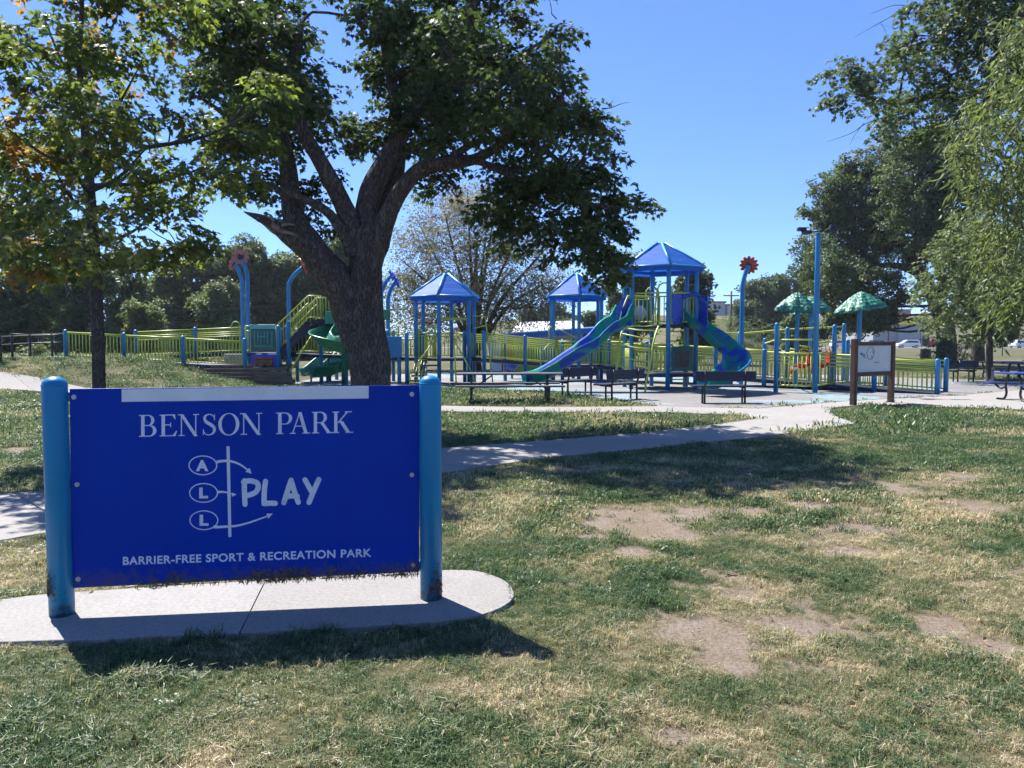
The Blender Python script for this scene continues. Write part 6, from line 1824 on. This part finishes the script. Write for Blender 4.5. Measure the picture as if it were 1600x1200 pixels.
# ------------------------------------------------------------------ buildings behind
def block(root, x0, x1, y0, y1, z0, z1, mat, name='wall', bev=0):
    return MB().box(((x0 + x1) / 2, (y0 + y1) / 2, (z0 + z1) / 2), (x1 - x0, y1 - y0, z1 - z0)).build(name, mat, root, bev)
# shelter with blue eave and painted wall
D = 40.0
xa, xb = P(765, 560, D).x, P(990, 560, D).x
rsb = thing('painted_shelter', ((xa + xb) / 2, D + 2, 0), 'low shelter with a blue eave and brightly painted wall panels behind the towers', 'building')
cols = ['wall_white', 'panel_red', 'mural_yellow', 'mural_green', 'mural_teal', 'mural_green', 'mural_yellow', 'mural_green', 'mural_teal', 'mural_green', 'mural_yellow', 'mural_green']
n = len(cols)
for k in range(n):
    x0 = xa + (xb - xa) * k / n; x1 = xa + (xb - xa) * (k + 1) / n
    block(rsb, x0 + .005, x1 - .005, D + (k % 2) * .03, D + .15, 0, P(800, 530, D).z, cols[k], 'wall_panel')
block(rsb, xa, xb, D + .2, D + 5, 0, P(800, 530, D).z - .05, 'wall_grey', 'rear_wall')
a, b = P(778, 528, D - .6), P(1004, 512, D - .6)
MB().add([(a.x, D - .6, a.z - .12), (b.x, D - .6, b.z - .12), (b.x, D - .6, b.z + .16), (a.x, D - .6, a.z + .16), (a.x, D + 6, a.z + .3), (b.x, D + 6, b.z + .3), (b.x, D + 6, b.z), (a.x, D + 6, a.z)], [(0, 1, 2, 3), (3, 2, 5, 4), (1, 6, 5, 2), (0, 3, 4, 7), (7, 4, 5, 6), (0, 7, 6, 1)]).build('roof', 'eave_blue', rsb)
# long building with a pale metal roof further back
D = 62.0
x0, x1 = P(795, 510, D).x, P(912, 510, D).x
rw = thing('metal_roof_building', ((x0 + x1) / 2, D + 4, 0), 'low building with a pale metal roof behind the middle tower', 'building')
block(rw, x0, x1, D + .6, D + 8, 0, P(800, 516, D).z, 'rock', 'wall')
a, b, c, d = P(798, 519, D), P(915, 516, D), P(905, 501, D + 5), P(812, 503, D + 5)
MB().add([a, b, c, d, (a.x, D + 10, a.z), (b.x, D + 10, b.z)], [(0, 1, 2, 3), (3, 2, 5, 4), (0, 3, 4), (1, 5, 2)]).build('roof', 'roof_white', rw)
for k in range(5): MB().box((x0 + 1 + k * 1.15, D + .56, 1.2), (.6, .06, .6)).build('window', 'glass_dark', rw)
# grey store with the yellow arc
D = 196.0
def X(px, d=D): return (px - 800) / FPX * d
def Z(py, d=D): return P(800, py, d).z
rg = thing('grey_store', (X(1410), D, 0), 'grey store building with a dark fascia and yellow arc on the right', 'building')
block(rg, X(1403), X(1437), D, D + 18, 0, Z(507), 'wall_grey', 'wall')
block(rg, X(1366), X(1402.8), D + 1, D + 18, 0, Z(507), 'wall_pale', 'wall')
block(rg, X(1366), X(1450), D + .5, D + 18, Z(507) + .01, Z(497.5), 'fascia_dark', 'fascia')
block(rg, X(1437.2), X(1452), D + .3, D + 17, 0, Z(507), 'fascia_dark', 'wall')
v = []
for k in range(13):
    t = k / 12; x = X(1403 + 37 * t); v += [(x, D - .3, Z(507.4)), (x, D - .3, Z(507) + (Z(500) - Z(507)) * math.cos(t * PI / 2) ** .7 + .1)]
o = len(v); v += [(x, y + .6, z) for x, y, z in v]
f = []
for k in range(12): f += [(2 * k, 2 * k + 2, 2 * k + 3, 2 * k + 1), (2 * k + 1, 2 * k + 3, o + 2 * k + 3, o + 2 * k + 1), (2 * k, o + 2 * k, o + 2 * k + 2, 2 * k + 2)]
f += [(0, 1, o + 1, o)]
MB().add(v, f).build('yellow_arc', 'sign_yellow', rg)
# low brick building on the hill
D2 = 300.0
rbk = thing('brick_building', (X(1405, D2), D2, 0), 'long low red brick building on the hilltop above the grey store', 'building')
block(rbk, X(1390, D2), X(1421, D2), D2, D2 + 12, 9, Z(484.5, D2), 'brick_red', 'wall'); block(rbk, X(1389, D2), X(1422, D2), D2 - .5, D2 + 13, Z(484.4, D2), Z(483, D2), 'wall_pale', 'roof')
for k in range(7): block(rbk, X(1393 + k * 4, D2), X(1395 + k * 4, D2), D2 - .1, D2 + .1, Z(489, D2), Z(486.5, D2), 'glass_dark', 'window')
# hillside with white trailers seen under the middle roof
for k in range(4):
    xx = 905 + k * 10; r_ = thing('white_trailer', (X(xx + 4, 230), 230, T(X(xx + 4, 230), 230)), ['first', 'second', 'third', 'fourth'][k] + ' from the left of the small white trailers on the far hillside', 'trailer', 'white trailers on the far hillside')
    z0 = T(X(xx + 4, 230), 230); block(r_, X(xx, 230), X(xx + 8.5, 230), 230, 234, z0 + .5, z0 + 3.1, 'wall_white', 'body', .2)
    for t in (2, 6): MB().tube([(X(xx + t, 230), 229.9, z0 + .4), (X(xx + t, 230), 230.2, z0 + .4)], .42, 10).build('wheel', 'tyre', r_)
for k, (xx, w, hh, lab) in enumerate([(1108, 22, 4.5, 'pale low building on the far ridge behind the curly slide'), (1135, 20, 3.5, 'pale far ridge building left of the red flower pole')]):
    r_ = thing('ridge_building', (X(xx, 280), 280, T(X(xx, 280), 280)), lab, 'building', 'far ridge buildings'); z0 = T(X(xx, 280), 280)
    block(r_, X(xx, 280), X(xx, 280) + w * .25, 280, 290, z0 - 1, z0 + hh, 'wall_pale', 'wall'); block(r_, X(xx, 280) - .4, X(xx, 280) + w * .25 + .4, 279.6, 290.4, z0 + hh + .01, z0 + hh + .6, 'fascia_dark', 'roof')

# ------------------------------------------------------------------ vehicles
def car(label, px, D, mat, kind='suv', rz=0.0, z=None, cat='car'):
    rt = thing('parked_' + ('pickup' if kind == 'pickup' else 'car'), (0, 0, 0), label, cat, 'vehicles parked beyond the park')
    if kind == 'suv': prof = [(-2.25, .35), (-2.28, .75), (-2.15, 1.0), (-1.95, 1.55), (-1.7, 1.66), (.3, 1.68), (.75, 1.52), (1.35, 1.06), (2.1, .92), (2.28, .7), (2.28, .35)]
    elif kind == 'pickup': prof = [(-2.7, .5), (-2.72, 1.12), (-.9, 1.14), (-.75, 1.75), (-.5, 1.82), (.5, 1.8), (1.1, 1.2), (2.4, 1.08), (2.6, .85), (2.6, .45)]
    else: prof = [(-2.25, .33), (-2.28, .8), (-1.6, 1.0), (-.95, 1.4), (-.5, 1.46), (.35, 1.44), (1.1, 1.0), (2.1, .85), (2.28, .65), (2.26, .33)]
    v = []; n = len(prof)
    for (yy, tuck) in ((-.9, .0), (-.84, .03), (.84, .03), (.9, 0)):
        for (x, zz) in prof:
            inn = .20 * max(0, zz - .95); e = 1 if abs(yy) > .86 else 0
            v.append((x * (1 - .015 * e), (abs(yy) - inn) * (1 if yy > 0 else -1), zz - (.03 * e if zz > .5 else 0)))
    f = []
    for s in range(3):
        for i in range(n):
            i2 = (i + 1) % n; f.append((s * n + i, s * n + i2, (s + 1) * n + i2, (s + 1) * n + i))
    f += [tuple(range(n)), tuple(3 * n + i for i in reversed(range(n)))]
    MB().add(v, f, False).build('body', mat, rt)
    g0 = {'suv': [(-1.85, 1.08), (-1.72, 1.52), (.25, 1.55), (.95, 1.08)], 'pickup': [(-.72, 1.2), (-.62, 1.68), (.4, 1.68), (.85, 1.2)], 'sedan': [(-1.35, 1.03), (-.85, 1.34), (.3, 1.34), (.85, 1.03)]}[kind]
    for s in (-1, 1):
        q = [(x, s * (.905 - .20 * max(0, zz - .95) + .012), zz) for x, zz in g0]
        MB().add(q + [(x, y - s * .02, zz) for x, y, zz in q], [(0, 1, 2, 3), (7, 6, 5, 4), (0, 4, 5, 1), (1, 5, 6, 2), (2, 6, 7, 3), (3, 7, 4, 0)]).build('side_window', 'glass_dark', rt)
    for wx in (-1.4, 1.42):
        for s in (-1, 1):
            w = MB().tube([(wx, s * .70, .34), (wx, s * .92, .34)], .34, 18).build('wheel', 'tyre', rt); MB().tube([(wx, s * .90, .34), (wx, s * .93, .34)], .2, 12).build('rim', 'rim', w)
    for s in (-1, 1):
        MB().box((prof[-2][0] - .03, s * .68, .72), (.10, .32, .16)).build('headlight', 'strip_white', rt); MB().box((-2.25 if kind != 'pickup' else -2.7, s * .74, .92), (.10, .18, .24)).build('tail_light', 'tail_red', rt)
    xx = X(px, D); rt.location = (xx, D, T(xx, D) + .035 if z is None else z); rt.rotation_euler = (0, 0, rz)
car('white car parked in front of the grey store', 1418, 165, 'car_white', 'suv', PI - .15)
car('dark blue car beside the left end of the grey store', 1372, 172, 'car_blue', 'suv', .3)
car('red pickup parked right of the grey store', 1461, 173, 'car_red', 'pickup', .8, cat='pickup')
car('white car seen between the swing posts and notice board', 1313, 161, 'car_white', 'suv', .15)
car('white car far behind the left leaf canopy post', 1223, 170, 'car_white', 'sedan', 1.1)
car('small red car far right of the red flower pole', 1203, 174, 'car_red', 'sedan', .1)
car('white car at the right edge beyond the grill', 1592, 163, 'car_white', 'suv', .4)
# ------------------------------------------------------------------ utility poles, lamps and wires
gU = 'utility poles'
tops = []
for (x, D, yt, lab) in [(1141, 88, 455, 'utility pole between the tall tower and red flower pole'), (1185, 100, 462, 'thin utility pole right of the red flower pole'), (1219, 118, 468, 'distant utility pole behind the left leaf canopy'), (1387, 150, 480, 'utility pole in front of the grey store')]:
    xx = X(x, D); z0 = T(xx, D); zt = Z(yt, D); rt = thing('utility_pole', (xx, D, z0), lab, 'pole', gU)
    MB().tube([(xx, D, z0 - .3), (xx, D, zt)], [.16, .11], 8).build('pole_shaft', 'pole_wood', rt); MB().bar((xx - .9, D, zt - .5), (xx + .9, D, zt - .5), .1, .12).build('crossarm', 'pole_wood', rt); tops.append(Vector((xx, D, zt - .4)))
def wire(label, a, b, sag, r=.012):
    c = [a.lerp(b, k / 12) - Vector((0, 0, sag * 4 * (k / 12) * (1 - k / 12))) for k in range(13)]
    o = MB().tube(c, r, 4).build('power_line', 'fascia_dark'); tag(o, label, 'wire', 'power lines')
wire('power line between the two utility poles near the red flower', tops[0], tops[1], .5)
wire('power line right of the red flower running to the far pole', tops[1], tops[2], .6)
wire('upper power line crossing in front of the left trees', P(120, 471, 52), P(470, 460, 52), .25)
wire('middle power line crossing in front of the left trees', P(120, 485, 52), P(470, 474, 52), .25)
wire('lower power line crossing in front of the left trees', P(180, 501, 52), P(470, 506, 52), .25)
for (x, D, yt, sx, lab) in [(1246, 110, 452, -1, 'curved arm street lamp behind the left leaf canopy'), (1439, 185, 484, 1, 'slim grey lamp post right of the yellow arc')]:
    xx = X(x, D); z0 = T(xx, D); zt = Z(yt, D); rt = thing('street_lamp', (xx, D, z0), lab, 'lamp', 'street lamps')
    MB().tube([(xx, D, z0 - .3), (xx, D, zt - .4)], [.12, .08], 8).build('lamp_post', 'galvanised', rt)
    MB().tube(smooth_curve([(xx, D, zt - .4), (xx + sx * .5, D, zt + .2), (xx + sx * 1.8, D, zt + .35)], 4), .06, 6).build('lamp_arm', 'galvanised', rt); MB().box((xx + sx * 2.0, D, zt + .33), (.7, .3, .14)).build('lamp_head', 'galvanised', rt)
# ------------------------------------------------------------------ thin summer air
m = bpy.data.materials.new('haze'); m.use_nodes = True; M['haze'] = m
nt = m.node_tree; nt.nodes.clear(); out = nt.nodes.new('ShaderNodeOutputMaterial')
pv = nt.nodes.new('ShaderNodeVolumePrincipled'); pv.inputs['Density'].default_value = 0.00028; pv.inputs['Color'].default_value = (0.80, 0.90, 1.0, 1); pv.inputs['Anisotropy'].default_value = 0.2
nt.links.new(pv.outputs[0], out.inputs['Volume'])
hz = MB().box((0, 1800, 19.5), (5200, 4600, 41)).build('haze', 'haze')
tag(hz, 'thin pale blue haze over the whole park', None, None, 'stuff')
